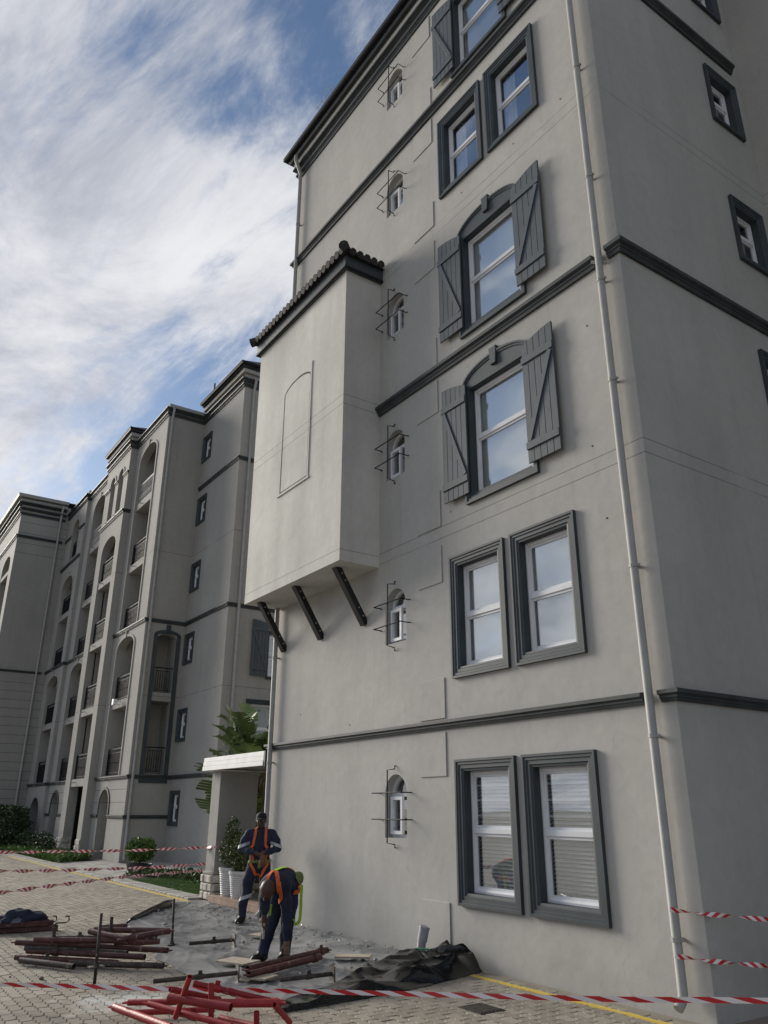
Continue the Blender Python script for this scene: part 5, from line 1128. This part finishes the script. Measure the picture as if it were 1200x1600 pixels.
for i, (x, y, s) in enumerate(((-9.8, -4.25, 0.03), (-9.6, -4.45, 0.018), (-10.1, -4.5, 0.016))):
    tag(link('stone_chip', rock_mesh(20+i, s), None, (x, y, s*0.4)), ['largest dark stone chip on the pavers left of the standing rod', 'small stone chip on the pavers nearest the low tape', 'smallest stone chip on the pavers near the left edge'][i], 'stone', 'stone chips on the pavers')
# ================================================================== PEOPLE (one skin each, grown from joint chains)
M['skin'] = pm('dark_brown_skin', (0.065, 0.036, 0.025), 0.5, 0.12, 12)
M['cap'] = pm('black_cap', (0.010, 0.010, 0.011), 0.8, 0.2, 8)
M['boot'] = pm('black_boot', (0.012, 0.011, 0.011), 0.5, 0.3, 8)
M['glove'] = pm('tan_work_glove', (0.20, 0.14, 0.095), 0.85, 0.25, 14, 0.4, 40)
M['orange'] = pm('orange_webbing', (0.62, 0.115, 0.02), 0.7, 0.12, 30)
M['lime'] = pm('lime_webbing', (0.33, 0.55, 0.03), 0.7, 0.12, 30)
M['olive'] = pm('olive_webbing', (0.16, 0.19, 0.06), 0.8, 0.15, 20)
M['reflect'] = pm('silver_reflective_band', (0.42, 0.44, 0.46), 0.4, 0.08, 20)
M['eye'] = pm('eye_white', (0.5, 0.48, 0.45), 0.4, 0.05, 10)
M['pouch'] = pm('brown_leather', (0.15, 0.06, 0.03), 0.6, 0.3, 12)
class SDF:
    def __init__(s): s.p = []
    def cone(s, a, ra, b, rb, k=0.02, m=0): s.p.append(('c', np.array(a, float), ra, np.array(b, float), rb, k, m)); return s
    def chain(s, pts, k=0.02, m=0):
        for (a, ra), (b, rb) in zip(pts[:-1], pts[1:]): s.cone(a, ra, b, rb, k, m)
        return s
    def ell(s, c, r, k=0.02, m=0, rot=None): s.p.append(('e', np.array(c, float), np.array(r, float), rot, 0, k, m)); return s
    @staticmethod
    def d1(q, P):
        if q[0] == 'c':
            _, a, ra, b, rb = q[:5]; ab = b-a; t = np.clip(((P-a)@ab)/max(ab@ab, 1e-9), 0, 1); return np.linalg.norm(P-a-t[..., None]*ab, axis=-1)-(ra+(rb-ra)*t)
        c, r, rot = q[1], q[2], q[3]; X = P-c
        if rot is not None: X = X@rot
        k0 = np.linalg.norm(X/r, axis=-1); k1 = np.linalg.norm(X/(r*r), axis=-1)+1e-9; return k0*(k0-1)/k1
    def bounds(s, q):
        if q[0] == 'c': R = max(q[2], q[4]); lo = np.minimum(q[1], q[3])-R; hi = np.maximum(q[1], q[3])+R
        else: R = q[2].max(); lo = q[1]-R; hi = q[1]+R
        return lo, hi
    def value(s, P):
        P = np.asarray(P, float); d = np.full(P.shape[:-1], 1.0)
        for q in s.p:
            e = s.d1(q, P); k = q[5]; h = np.maximum(k-np.abs(d-e), 0)/k; d = np.minimum(d, e)-h*h*k*0.25
        return d
    def mesh(s, h=0.008):
        L = np.array([s.bounds(q)[0] for q in s.p]).min(0)-0.05; Hh = np.array([s.bounds(q)[1] for q in s.p]).max(0)+0.05
        n = np.ceil((Hh-L)/h).astype(int)+1; D = np.full(n, 1.0, np.float32); ax = [L[i]+h*np.arange(n[i]) for i in range(3)]
        for q in s.p:
            lo, hi = s.bounds(q); i0 = np.maximum(((lo-0.07-L)/h).astype(int), 0); i1 = np.minimum(((hi+0.07-L)/h).astype(int)+2, n)
            P = np.stack(np.meshgrid(ax[0][i0[0]:i1[0]], ax[1][i0[1]:i1[1]], ax[2][i0[2]:i1[2]], indexing='ij'), -1)
            e = s.d1(q, P); sl_ = tuple(slice(i0[k], i1[k]) for k in range(3)); d = D[sl_]; k = q[5]
            hh = np.maximum(k-np.abs(d-e), 0)/k; D[sl_] = np.minimum(d, e)-hh*hh*k*0.25
        S = D < 0; c = [S[i:n[0]-1+i, j:n[1]-1+j, k:n[2]-1+k] for i in (0, 1) for j in (0, 1) for k in (0, 1)]
        cnt = sum(x.astype(np.int8) for x in c); act = (cnt > 0) & (cnt < 8); idx = np.full(act.shape, -1, int); ids = np.argwhere(act); idx[act] = np.arange(len(ids))
        acc = np.zeros((len(ids), 3)); w = np.zeros(len(ids)); off = [np.array(o) for o in [(i, j, k) for i in (0, 1) for j in (0, 1) for k in (0, 1)]]
        for a in range(8):
            for b in range(a+1, 8):
                if np.abs(off[a]-off[b]).sum() != 1: continue
                A = ids+off[a]; B = ids+off[b]; da = D[A[:, 0], A[:, 1], A[:, 2]]; db = D[B[:, 0], B[:, 1], B[:, 2]]; x = (da < 0) != (db < 0)
                t = np.where(x, da/(da-db+1e-12), 0); acc += np.where(x[:, None], A+t[:, None]*(B-A), 0); w += x
        V = L+h*acc/w[:, None]; F = []
        for axis in range(3):
            e1, e2 = [(1, 2), (2, 0), (0, 1)][axis]
            s0 = [slice(1, n[k]-1) for k in range(3)]; s0[axis] = slice(0, n[axis]-1); s1 = list(s0); s1[axis] = slice(1, n[axis])
            a = S[tuple(s0)]; b = S[tuple(s1)]; cr = np.argwhere(a != b); fl = a[a != b]
            base = cr.copy(); 
            for k in range(3):
                if k != axis: base[:, k] += 1
            u = np.zeros(3, int); u[e1] = 1; v = np.zeros(3, int); v[e2] = 1
            q = [base-u-v, base-v, base, base-u]; Q = np.stack([idx[x[:, 0], x[:, 1], x[:, 2]] for x in q], 1); Q[~fl] = Q[~fl][:, ::-1]; F.append(Q[(Q >= 0).all(1)])
        F = np.concatenate(F); cen = V[F].mean(1); best = np.full(len(F), 9.0); mat = np.zeros(len(F), int)
        for q in s.p:
            e = s.d1(q, cen); x = e < best; best[x] = e[x]; mat[x] = q[6]
        return V, F, mat
    def surf(s, p, off=0.006, it=10):
        p = np.array(p, float).reshape(-1, 3); E = np.eye(3)*1e-3
        for _ in range(it):
            Q = np.stack([p]+[p+E[k] for k in range(3)]); v = s.value(Q); d = v[0]; g_ = ((v[1:]-d)/1e-3).T; g_ /= np.linalg.norm(g_, axis=1)[:, None]+1e-9; p = p-g_*(d-off)[:, None]*0.85
        return [Vector(x) for x in p], [Vector(x) for x in g_]
def person(loc, rz, sdf, mats, label, h=0.0075):
    V, F, mt = sdf.mesh(h); me = bpy.data.meshes.new('person'); me.from_pydata(V.tolist(), [], F.tolist())
    for x in mats: me.materials.append(x)
    me.polygons.foreach_set('material_index', mt.tolist()); me.polygons.foreach_set('use_smooth', [True]*len(F))
    bm = bmesh.new(); bm.from_mesh(me); bmesh.ops.smooth_vert(bm, verts=bm.verts, factor=0.4, use_axis_x=True, use_axis_y=True, use_axis_z=True); bmesh.ops.recalc_face_normals(bm, faces=bm.faces); bm.to_mesh(me); bm.free()
    return tag(link('person', me, None, loc, rz), label, 'person')
def ribbon(parent, sdf, pts, w, mat, name, off=0.009, n=40, snap=True, up=None, close=False):
    P = [Vector(p) for p in pts]; sp = []
    for i in range(n+1):      # catmull-rom
        s = (len(P)-1)*i/n; k = min(int(s), len(P)-2); t = s-k; p0, p1, p2, p3 = P[max(k-1, 0)], P[k], P[k+1], P[min(k+2, len(P)-1)]
        sp.append(0.5*((2*p1)+(-p0+p2)*t+(2*p0-5*p1+4*p2-p3)*t*t+(-p0+3*p1-3*p2+p3)*t**3))
    nr_ = []
    if snap:
        sp, nr_ = sdf.surf([tuple(p) for p in sp], off)
    m = MB(); rings = []
    for i, p in enumerate(sp):
        t = (sp[min(i+1, n)]-sp[max(i-1, 0)]).normalized(); nn = nr_[i] if snap else Vector(up)
        sd = t.cross(nn).normalized()*w/2; nn = sd.cross(t).normalized()*0.0035
        rings.append([p-sd-nn, p+sd-nn, p+sd+nn, p-sd+nn])
    m.loft(rings, True, True); return put(m, name, mat, parent, (0, 0, 0), 0, True)
def band(parent, sdf, c, axis, r, w, mat, name, off=0.008, n=28):
    """closed strip round a limb"""
    axis = Vector(axis).normalized(); a = axis.orthogonal().normalized(); b = axis.cross(a); c = Vector(c); O = []; Dd = []
    for k in range(n):
        th = 2*math.pi*k/n
        for q in (-0.5, 0.5): O.append(tuple(c+axis*w*q)); Dd.append(tuple(a*math.cos(th)+b*math.sin(th)))
    O = np.array(O); Dd = np.array(Dd); lo = np.zeros(len(O)); hi = np.full(len(O), r*1.6)
    for _ in range(14):
        mid = (lo+hi)/2; ins = sdf.value(O+Dd*mid[:, None]) < off; lo = np.where(ins, mid, lo); hi = np.where(ins, hi, mid)
    X = O+Dd*lo[:, None]; rings = [[X[2*k], X[2*k+1]] for k in range(n)]
    m = MB(); n2 = len(rings); vs = [tuple(p) for r_ in rings for p in r_]; m.add(vs, [(2*i, 2*i+1, 2*((i+1) % n2)+1, 2*((i+1) % n2)) for i in range(n2)])
    return put(m, name, mat, parent, (0, 0, 0), 0, True, smooth=True)
def hand(s, wrist, tip, side, curl, r=0.0085, m=1, spread=0.018, thumb=1, k=0.008):
    """palm and five fingers from the wrist towards tip; side = across-palm vector, curl = direction fingers bend"""
    w, t, sd, cu = (np.array(x, float) for x in (wrist, tip, side, curl)); L = np.linalg.norm(t-w); d = (t-w)/L; sd = sd/np.linalg.norm(sd); cu = cu/np.linalg.norm(cu)
    pe = w+d*L*0.5
    for q in (-1.3, -0.4, 0.45, 1.3): s.cone(w+sd*q*spread*0.45, 0.017, pe+sd*q*spread*0.75, 0.0135, 0.014, m)
    for q, ln in ((-1.5, 0.36), (-0.5, 0.48), (0.5, 0.52), (1.5, 0.46)):
        a = pe+sd*q*spread*0.68; b = a+d*L*ln*0.55+cu*L*0.06+sd*q*0.002; c = b+d*L*ln*0.42+cu*L*0.17; s.cone(a, r*1.12, b, r, k, m); s.cone(b, r, c, r*0.8, k, m)
    a = w+d*L*0.16+sd*thumb*spread*1.2; b = a+d*L*0.22+sd*thumb*0.026+cu*0.012; c = b+d*L*0.2+cu*0.018; s.cone(a, r*1.35, b, r*1.15, k, m); s.cone(b, r*1.15, c, r*0.9, k, m)
def boot(s, ankle, yaw, m=2, L=0.2):
    a = np.array(ankle, float); d = np.array((math.sin(yaw), -math.cos(yaw), 0)); z = a[2]
    s.cone(a+d*-0.02+np.array((0, 0, -z+0.045)), 0.045, a+d*(L-0.06)+np.array((0, 0, -z+0.038)), 0.040, 0.02, m); s.cone(a+np.array((0, 0, -0.005)), 0.05, a+d*0.05+np.array((0, 0, -z+0.055)), 0.046, 0.03, m)
    s.cone(a+d*-0.045+np.array((0, 0, -z+0.03)), 0.03, a+d*(L-0.03)+np.array((0, 0, -z+0.026)), 0.028, 0.015, m)
def head(s, c, f, u, R, m=1):
    """skull, jaw, face; f = facing, u = up"""
    c, f, u = (np.array(x, float) for x in (c, f, u)); f /= np.linalg.norm(f); u = u-f*(u@f); u /= np.linalg.norm(u); r = np.cross(f, u); rot = np.stack([r, f, u], 1)
    s.ell(c+u*R*0.18-f*R*0.08, np.array((0.76, 0.95, 0.88))*R, 0.02, m, rot); s.ell(c-u*R*0.42+f*R*0.16, np.array((0.62, 0.66, 0.66))*R, 0.03, m, rot)
    s.ell(c-u*R*0.88+f*R*0.42, np.array((0.32, 0.26, 0.2))*R, 0.02, m, rot)                           # chin
    s.cone(c+f*R*0.82+u*R*0.05, 0.06*R, c+f*R*1.02-u*R*0.26, 0.14*R, 0.012, m)                         # nose
    for q in (-1, 1):
        s.ell(c+r*q*R*0.78-f*R*0.05-u*R*0.08, np.array((0.10, 0.2, 0.3))*R, 0.008, m, rot)              # ears
        s.ell(c+r*q*R*0.33+f*R*0.74+u*R*0.14, np.array((0.26, 0.12, 0.08))*R, 0.012, m, rot)            # brow
        s.ell(c+r*q*R*0.36+f*R*0.62-u*R*0.22, np.array((0.22, 0.16, 0.16))*R, 0.02, m, rot)             # cheek
    s.ell(c+f*R*0.80-u*R*0.50, np.array((0.27, 0.12, 0.06))*R, 0.008, m, rot); s.ell(c+f*R*0.78-u*R*0.60, np.array((0.24, 0.12, 0.06))*R, 0.008, m, rot)   # lips
    return rot
# ---------------- standing man: local x to the viewer's right, -y towards the viewer
s = SDF()
hips = (0.0, 0.02, 0.80)
s.ell((0, 0.02, 0.84), (0.175, 0.125, 0.13), 0.06, 0); s.ell((0, 0.02, 1.00), (0.165, 0.115, 0.16), 0.06, 0); s.ell((0, 0.02, 1.17), (0.185, 0.12, 0.16), 0.06, 0)
s.cone((-0.12, 0.02, 1.295), 0.068, (0.12, 0.02, 1.295), 0.068, 0.05, 0); s.cone((0, 0.03, 1.30), 0.07, (0, 0.015, 1.385), 0.056, 0.03, 0)
s.cone((0, 0.015, 1.36), 0.05, (0, 0.0, 1.43), 0.048, 0.02, 1)
for q, ax_, kx in ((-1, -0.22, -0.165), (1, 0.10, 0.115)):
    s.chain([((q*0.088, 0.02, 0.80), 0.098), ((kx*0.98, 0.0, 0.60), 0.088), ((kx, -0.01, 0.43), 0.070), ((ax_*0.98+kx*0.02, 0.02, 0.27), 0.066), ((ax_, 0.03, 0.10), 0.060)], 0.03, 0)
    boot(s, (ax_, 0.03, 0.09), -0.45 if q < 0 else 0.35)
for q in (-1, 1):
    sh = (q*0.185, 0.02, 1.285); el = (q*0.285, 0.0, 1.07); wr = (q*0.10, -0.205, 1.02)
    s.chain([(sh, 0.072), ((q*0.25, 0.01, 1.18), 0.064), (el, 0.056)], 0.04, 0); s.chain([(el, 0.056), ((q*0.17, -0.14, 1.035), 0.046), (wr, 0.040)], 0.03, 0)
    s.cone(wr, 0.027, (q*0.075, -0.225, 1.015), 0.025, 0.012, 1); hand(s, (q*0.085, -0.222, 1.015), (-q*0.025, -0.262, 0.985), (0, 0.25, 1), (0, 0.6, -0.8) if q < 0 else (0, 0.7, -0.6), thumb=1)
R_ = 0.100; hc = (-0.004, -0.012, 1.488); rot = head(s, hc, (-0.10, -1, -0.04), (0, 0, 1), R_)
man = person((-12.42, -0.52, 0.02), rad(63.5), s, [M['navy'], M['skin'], M['boot']], 'standing man in navy overalls, black cap and orange harness, hands held at his chest')
# cap, eyes, straps
m = MB(); c = Vector(hc)+Vector((0, 0.0, 0.028)); rings = []
for zz, rr in ((-0.01, 1.0), (0.02, 1.02), (0.05, 0.95), (0.075, 0.78), (0.092, 0.5), (0.098, 0.15)):
    rings.append([(c.x+0.086*rr*math.cos(a), c.y+0.006+0.105*rr*math.sin(a), c.z+zz) for a in [2*math.pi*k/20 for k in range(20)]])
m.loft(rings, True, True); br = []
for k in range(9):
    a = math.pi+math.pi*(0.14+0.72*k/8); br.append((a,))
top = [(c.x+0.084*math.cos(a[0])-0.006, c.y+0.006+0.103*math.sin(a[0]), c.z+0.012) for a in br]; out = [(c.x+0.080*math.cos(a[0])-0.014, c.y-0.064+0.115*math.sin(a[0]), c.z-0.008) for a in br]
n_ = len(top); m.add(top+out+[(x, y, z-0.006) for x, y, z in top]+[(x, y, z-0.006) for x, y, z in out], [(i, i+1, n_+i+1, n_+i) for i in range(n_-1)]+[(2*n_+i, 3*n_+i, 3*n_+i+1, 2*n_+i+1) for i in range(n_-1)]+[(n_+i, n_+i+1, 3*n_+i+1, 3*n_+i) for i in range(n_-1)])
put(m, 'cap', M['cap'], man, (0, 0, 0), 0, True, smooth=True, autosmooth=50)
for q in (-1, 1):
    e_ = Vector(hc)+Vector(rot[:, 0])*q*R_*0.34+Vector(rot[:, 1])*R_*0.80+Vector(rot[:, 2])*R_*0.03
    mm = MB(); mm.lathe([(0.001, -0.008), (0.007, -0.004), (0.009, 0), (0.007, 0.004), (0.001, 0.008)], 8, tuple(e_)); put(mm, 'eye', M['eye'], man, (0, 0, 0), 0, True, smooth=True)
    mm = MB(); mm.lathe([(0.001, -0.004), (0.004, 0), (0.001, 0.004)], 8, tuple(e_+Vector(rot[:, 1])*0.008)); put(mm, 'pupil', M['cap'], man, (0, 0, 0), 0, True)
for q in (-1, 1):
    ribbon(man, s, [(q*0.055, 0.12, 1.33), (q*0.075, 0.03, 1.38), (q*0.085, -0.08, 1.30), (q*0.095 if q > 0 else -0.125, -0.13, 1.14), (q*0.10 if q > 0 else -0.13, -0.13, 1.02), (q*0.12, -0.11, 0.90)], 0.042, M['orange'], 'harness_strap')
    ribbon(man, s, [(q*0.15, -0.08, 0.86), (q*0.10, -0.12, 0.78), (q*0.035, -0.11, 0.69), (q*0.01, -0.05, 0.66)], 0.042, M['orange'], 'leg_strap')
ribbon(man, s, [(-0.175, -0.02, 0.875), (-0.10, -0.11, 0.885), (0.02, -0.12, 0.885), (0.11, -0.10, 0.885), (0.175, -0.01, 0.88)], 0.045, M['olive'], 'belt')
ribbon(man, s, [(0.0, -0.125, 0.88), (0.0, -0.13, 0.83), (0.0, -0.12, 0.78)], 0.04, M['olive'], 'belt_end', n=14)
band(man, s, (-0.255, 0.005, 1.125), (-0.35, 0, 1), 0.07, 0.045, M['reflect'], 'reflective_band'); band(man, s, (0.255, 0.005, 1.125), (0.35, 0, 1), 0.07, 0.045, M['reflect'], 'reflective_band')
band(man, s, (-0.180, 0.0, 0.365), (-0.3, 0.1, 1), 0.075, 0.05, M['reflect'], 'reflective_band'); band(man, s, (0.108, 0.0, 0.365), (0, 0.1, 1), 0.075, 0.05, M['reflect'], 'reflective_band')
g_ = SDF(); g_.chain([((0.0, 0, 0), 0.012), ((0.0, 0, -0.05), 0.035), ((0.01, 0, -0.12), 0.048), ((0.0, 0, -0.17), 0.025)], 0.02, 0); g_.cone((0.03, 0, -0.03), 0.018, (0.05, 0, -0.13), 0.016, 0.01, 0)
V, F, mt = g_.mesh(0.008); me = bpy.data.meshes.new('gloves'); me.from_pydata(V.tolist(), [], F.tolist()); me.materials.append(M['pouch']); me.polygons.foreach_set('use_smooth', [True]*len(F))
_c = man.matrix_basis if False else None
ca, sa = math.cos(rad(63.5)), math.sin(rad(63.5)); gl = (0.045, -0.262, 1.0)
tag(link('work_gloves', me, None, (-12.42+gl[0]*ca-gl[1]*sa, -0.52+gl[0]*sa+gl[1]*ca, 0.02+gl[2]), rad(63.5)), 'brown leather work gloves hanging from the standing man\'s hands', 'gloves')
# ---------------- bending man
s = SDF()
s.ell((0.14, 0.12, 0.80), (0.165, 0.17, 0.15), 0.06, 0); s.ell((0.105, 0.0, 0.865), (0.155, 0.17, 0.125), 0.07, 0); s.ell((0.03, -0.15, 0.85), (0.175, 0.17, 0.12), 0.07, 0)
s.cone((-0.09, -0.22, 0.82), 0.078, (0.10, -0.24, 0.81), 0.078, 0.05, 0); s.cone((-0.03, -0.24, 0.82), 0.07, (-0.06, -0.31, 0.80), 0.056, 0.03, 0)
s.cone((-0.05, -0.28, 0.80), 0.05, (-0.075, -0.34, 0.79), 0.05, 0.02, 1)
s.chain([((0.06, 0.10, 0.76), 0.098), ((0.03, 0.06, 0.58), 0.092), ((-0.005, 0.03, 0.42), 0.074), ((-0.06, 0.05, 0.25), 0.070), ((-0.095, 0.06, 0.10), 0.064)], 0.03, 0)
s.chain([((0.20, 0.13, 0.77), 0.100), ((0.195, 0.08, 0.60), 0.094), ((0.18, 0.03, 0.42), 0.076), ((0.165, 0.04, 0.25), 0.070), ((0.16, 0.05, 0.10), 0.064)], 0.03, 0)
boot(s, (-0.095, 0.06, 0.09), -0.75); boot(s, (0.16, 0.05, 0.09), -0.35)
s.chain([((-0.095, -0.23, 0.80), 0.070), ((-0.105, -0.25, 0.70), 0.062), ((-0.10, -0.255, 0.60), 0.052), ((-0.098, -0.27, 0.555), 0.045)], 0.04, 0)
s.cone((-0.098, -0.27, 0.56), 0.028, (-0.098, -0.275, 0.50), 0.024, 0.012, 1); hand(s, (-0.098, -0.275, 0.505), (-0.098, -0.285, 0.375), (0.9, 0.4, 0), (0.25, -0.8, 0), r=0.0095, thumb=1)
s.chain([((0.115, -0.22, 0.79), 0.074), ((0.145, -0.21, 0.65), 0.066), ((0.16, -0.20, 0.48), 0.056), ((0.165, -0.185, 0.36), 0.050), ((0.17, -0.17, 0.27), 0.045)], 0.04, 0)
s.cone((0.17, -0.17, 0.28), 0.034, (0.172, -0.165, 0.21), 0.032, 0.012, 3); hand(s, (0.172, -0.165, 0.225), (0.18, -0.16, 0.055), (1, 0.2, 0), (0, 1, 0), r=0.0115, m=3, spread=0.023, thumb=-1)
R_ = 0.105; hc = (-0.082, -0.365, 0.785); rot = head(s, hc, (-0.25, -0.45, -0.95), (-0.10, -1, 0.42), R_)
man2 = person((-9.28, -1.84, 0.025), rad(62.8), s, [M['navy'], M['skin'], M['boot'], M['glove']], 'man in navy overalls bending forward over the tubes, lime and orange harness')
ribbon(man2, s, [(0.06, -0.32, 0.74), (0.03, -0.27, 0.90), (0.015, -0.16, 0.98), (0.09, -0.02, 0.99), (0.17, 0.10, 0.96), (0.27, 0.15, 0.88)], 0.045, M['orange'], 'harness_strap')
ribbon(man2, s, [(-0.09, -0.30, 0.88), (-0.04, -0.2, 0.97), (0.04, -0.08, 1.0), (0.13, 0.0, 0.99), (0.21, 0.05, 0.94)], 0.045, M['orange'], 'harness_strap')
ribbon(man2, s, [(0.05, -0.31, 0.86), (0.07, -0.33, 0.76), (0.075, -0.28, 0.68), (0.07, -0.2, 0.64)], 0.045, M['orange'], 'harness_strap')
ribbon(man2, s, [(0.0, -0.2, 0.98), (0.07, -0.1, 1.0), (0.14, -0.02, 0.99)], 0.05, M['lime'], 'harness_pad', off=0.016)
ribbon(man2, s, [(0.19, -0.05, 0.88), (0.25, 0.02, 0.84), (0.31, 0.12, 0.80)], 0.05, M['olive'], 'belt', off=0.016)
ribbon(man2, s, [(0.24, -0.02, 0.72), (0.29, 0.06, 0.73), (0.31, 0.15, 0.76)], 0.05, M['orange'], 'leg_strap')
ribbon(man2, s, [(0.31, 0.10, 0.92), (0.315, 0.06, 0.84), (0.30, 0.02, 0.76)], 0.045, M['orange'], 'leg_strap')
pk = SDF(); pk.ell((0.30, 0.10, 0.87), (0.05, 0.07, 0.075), 0.03, 0); pk.ell((0.27, 0.05, 0.90), (0.045, 0.06, 0.05), 0.03, 0); V, F, mt = pk.mesh(0.009); me = bpy.data.meshes.new('shock_pack'); me.from_pydata(V.tolist(), [], F.tolist()); me.materials.append(M['olive']); me.polygons.foreach_set('use_smooth', [True]*len(F)); link('shock_pack', me, man2, (0, 0, 0), 0, True)
ribbon(man2, s, [(0.33, 0.06, 0.80), (0.325, 0.04, 0.66), (0.325, 0.03, 0.52), (0.315, 0.02, 0.42), (0.28, 0.01, 0.385), (0.245, -0.01, 0.405), (0.24, -0.03, 0.44)], 0.034, M['lime'], 'lanyard', snap=False, up=(0.25, -1, 0.0))
ribbon(man2, s, [(-0.03, -0.20, 0.62), (-0.035, -0.2, 0.55), (-0.04, -0.21, 0.50)], 0.03, M['lime'], 'lanyard', snap=False, up=(0, -1, 0), n=10)
ca, sa = math.cos(rad(62.8)), math.sin(rad(62.8)); x_, y_ = -0.098, -0.292
tag(put(MB().tube([(0, 0, 0.30), (0.002, 0, 0.46)], 0.014, 10), 'wooden_handle', M['ply'], None, (-9.28+x_*ca-y_*sa, -1.84+x_*sa+y_*ca, 0.0)), 'short wooden tool handle gripped in the bending man\'s bare hand', 'tool')
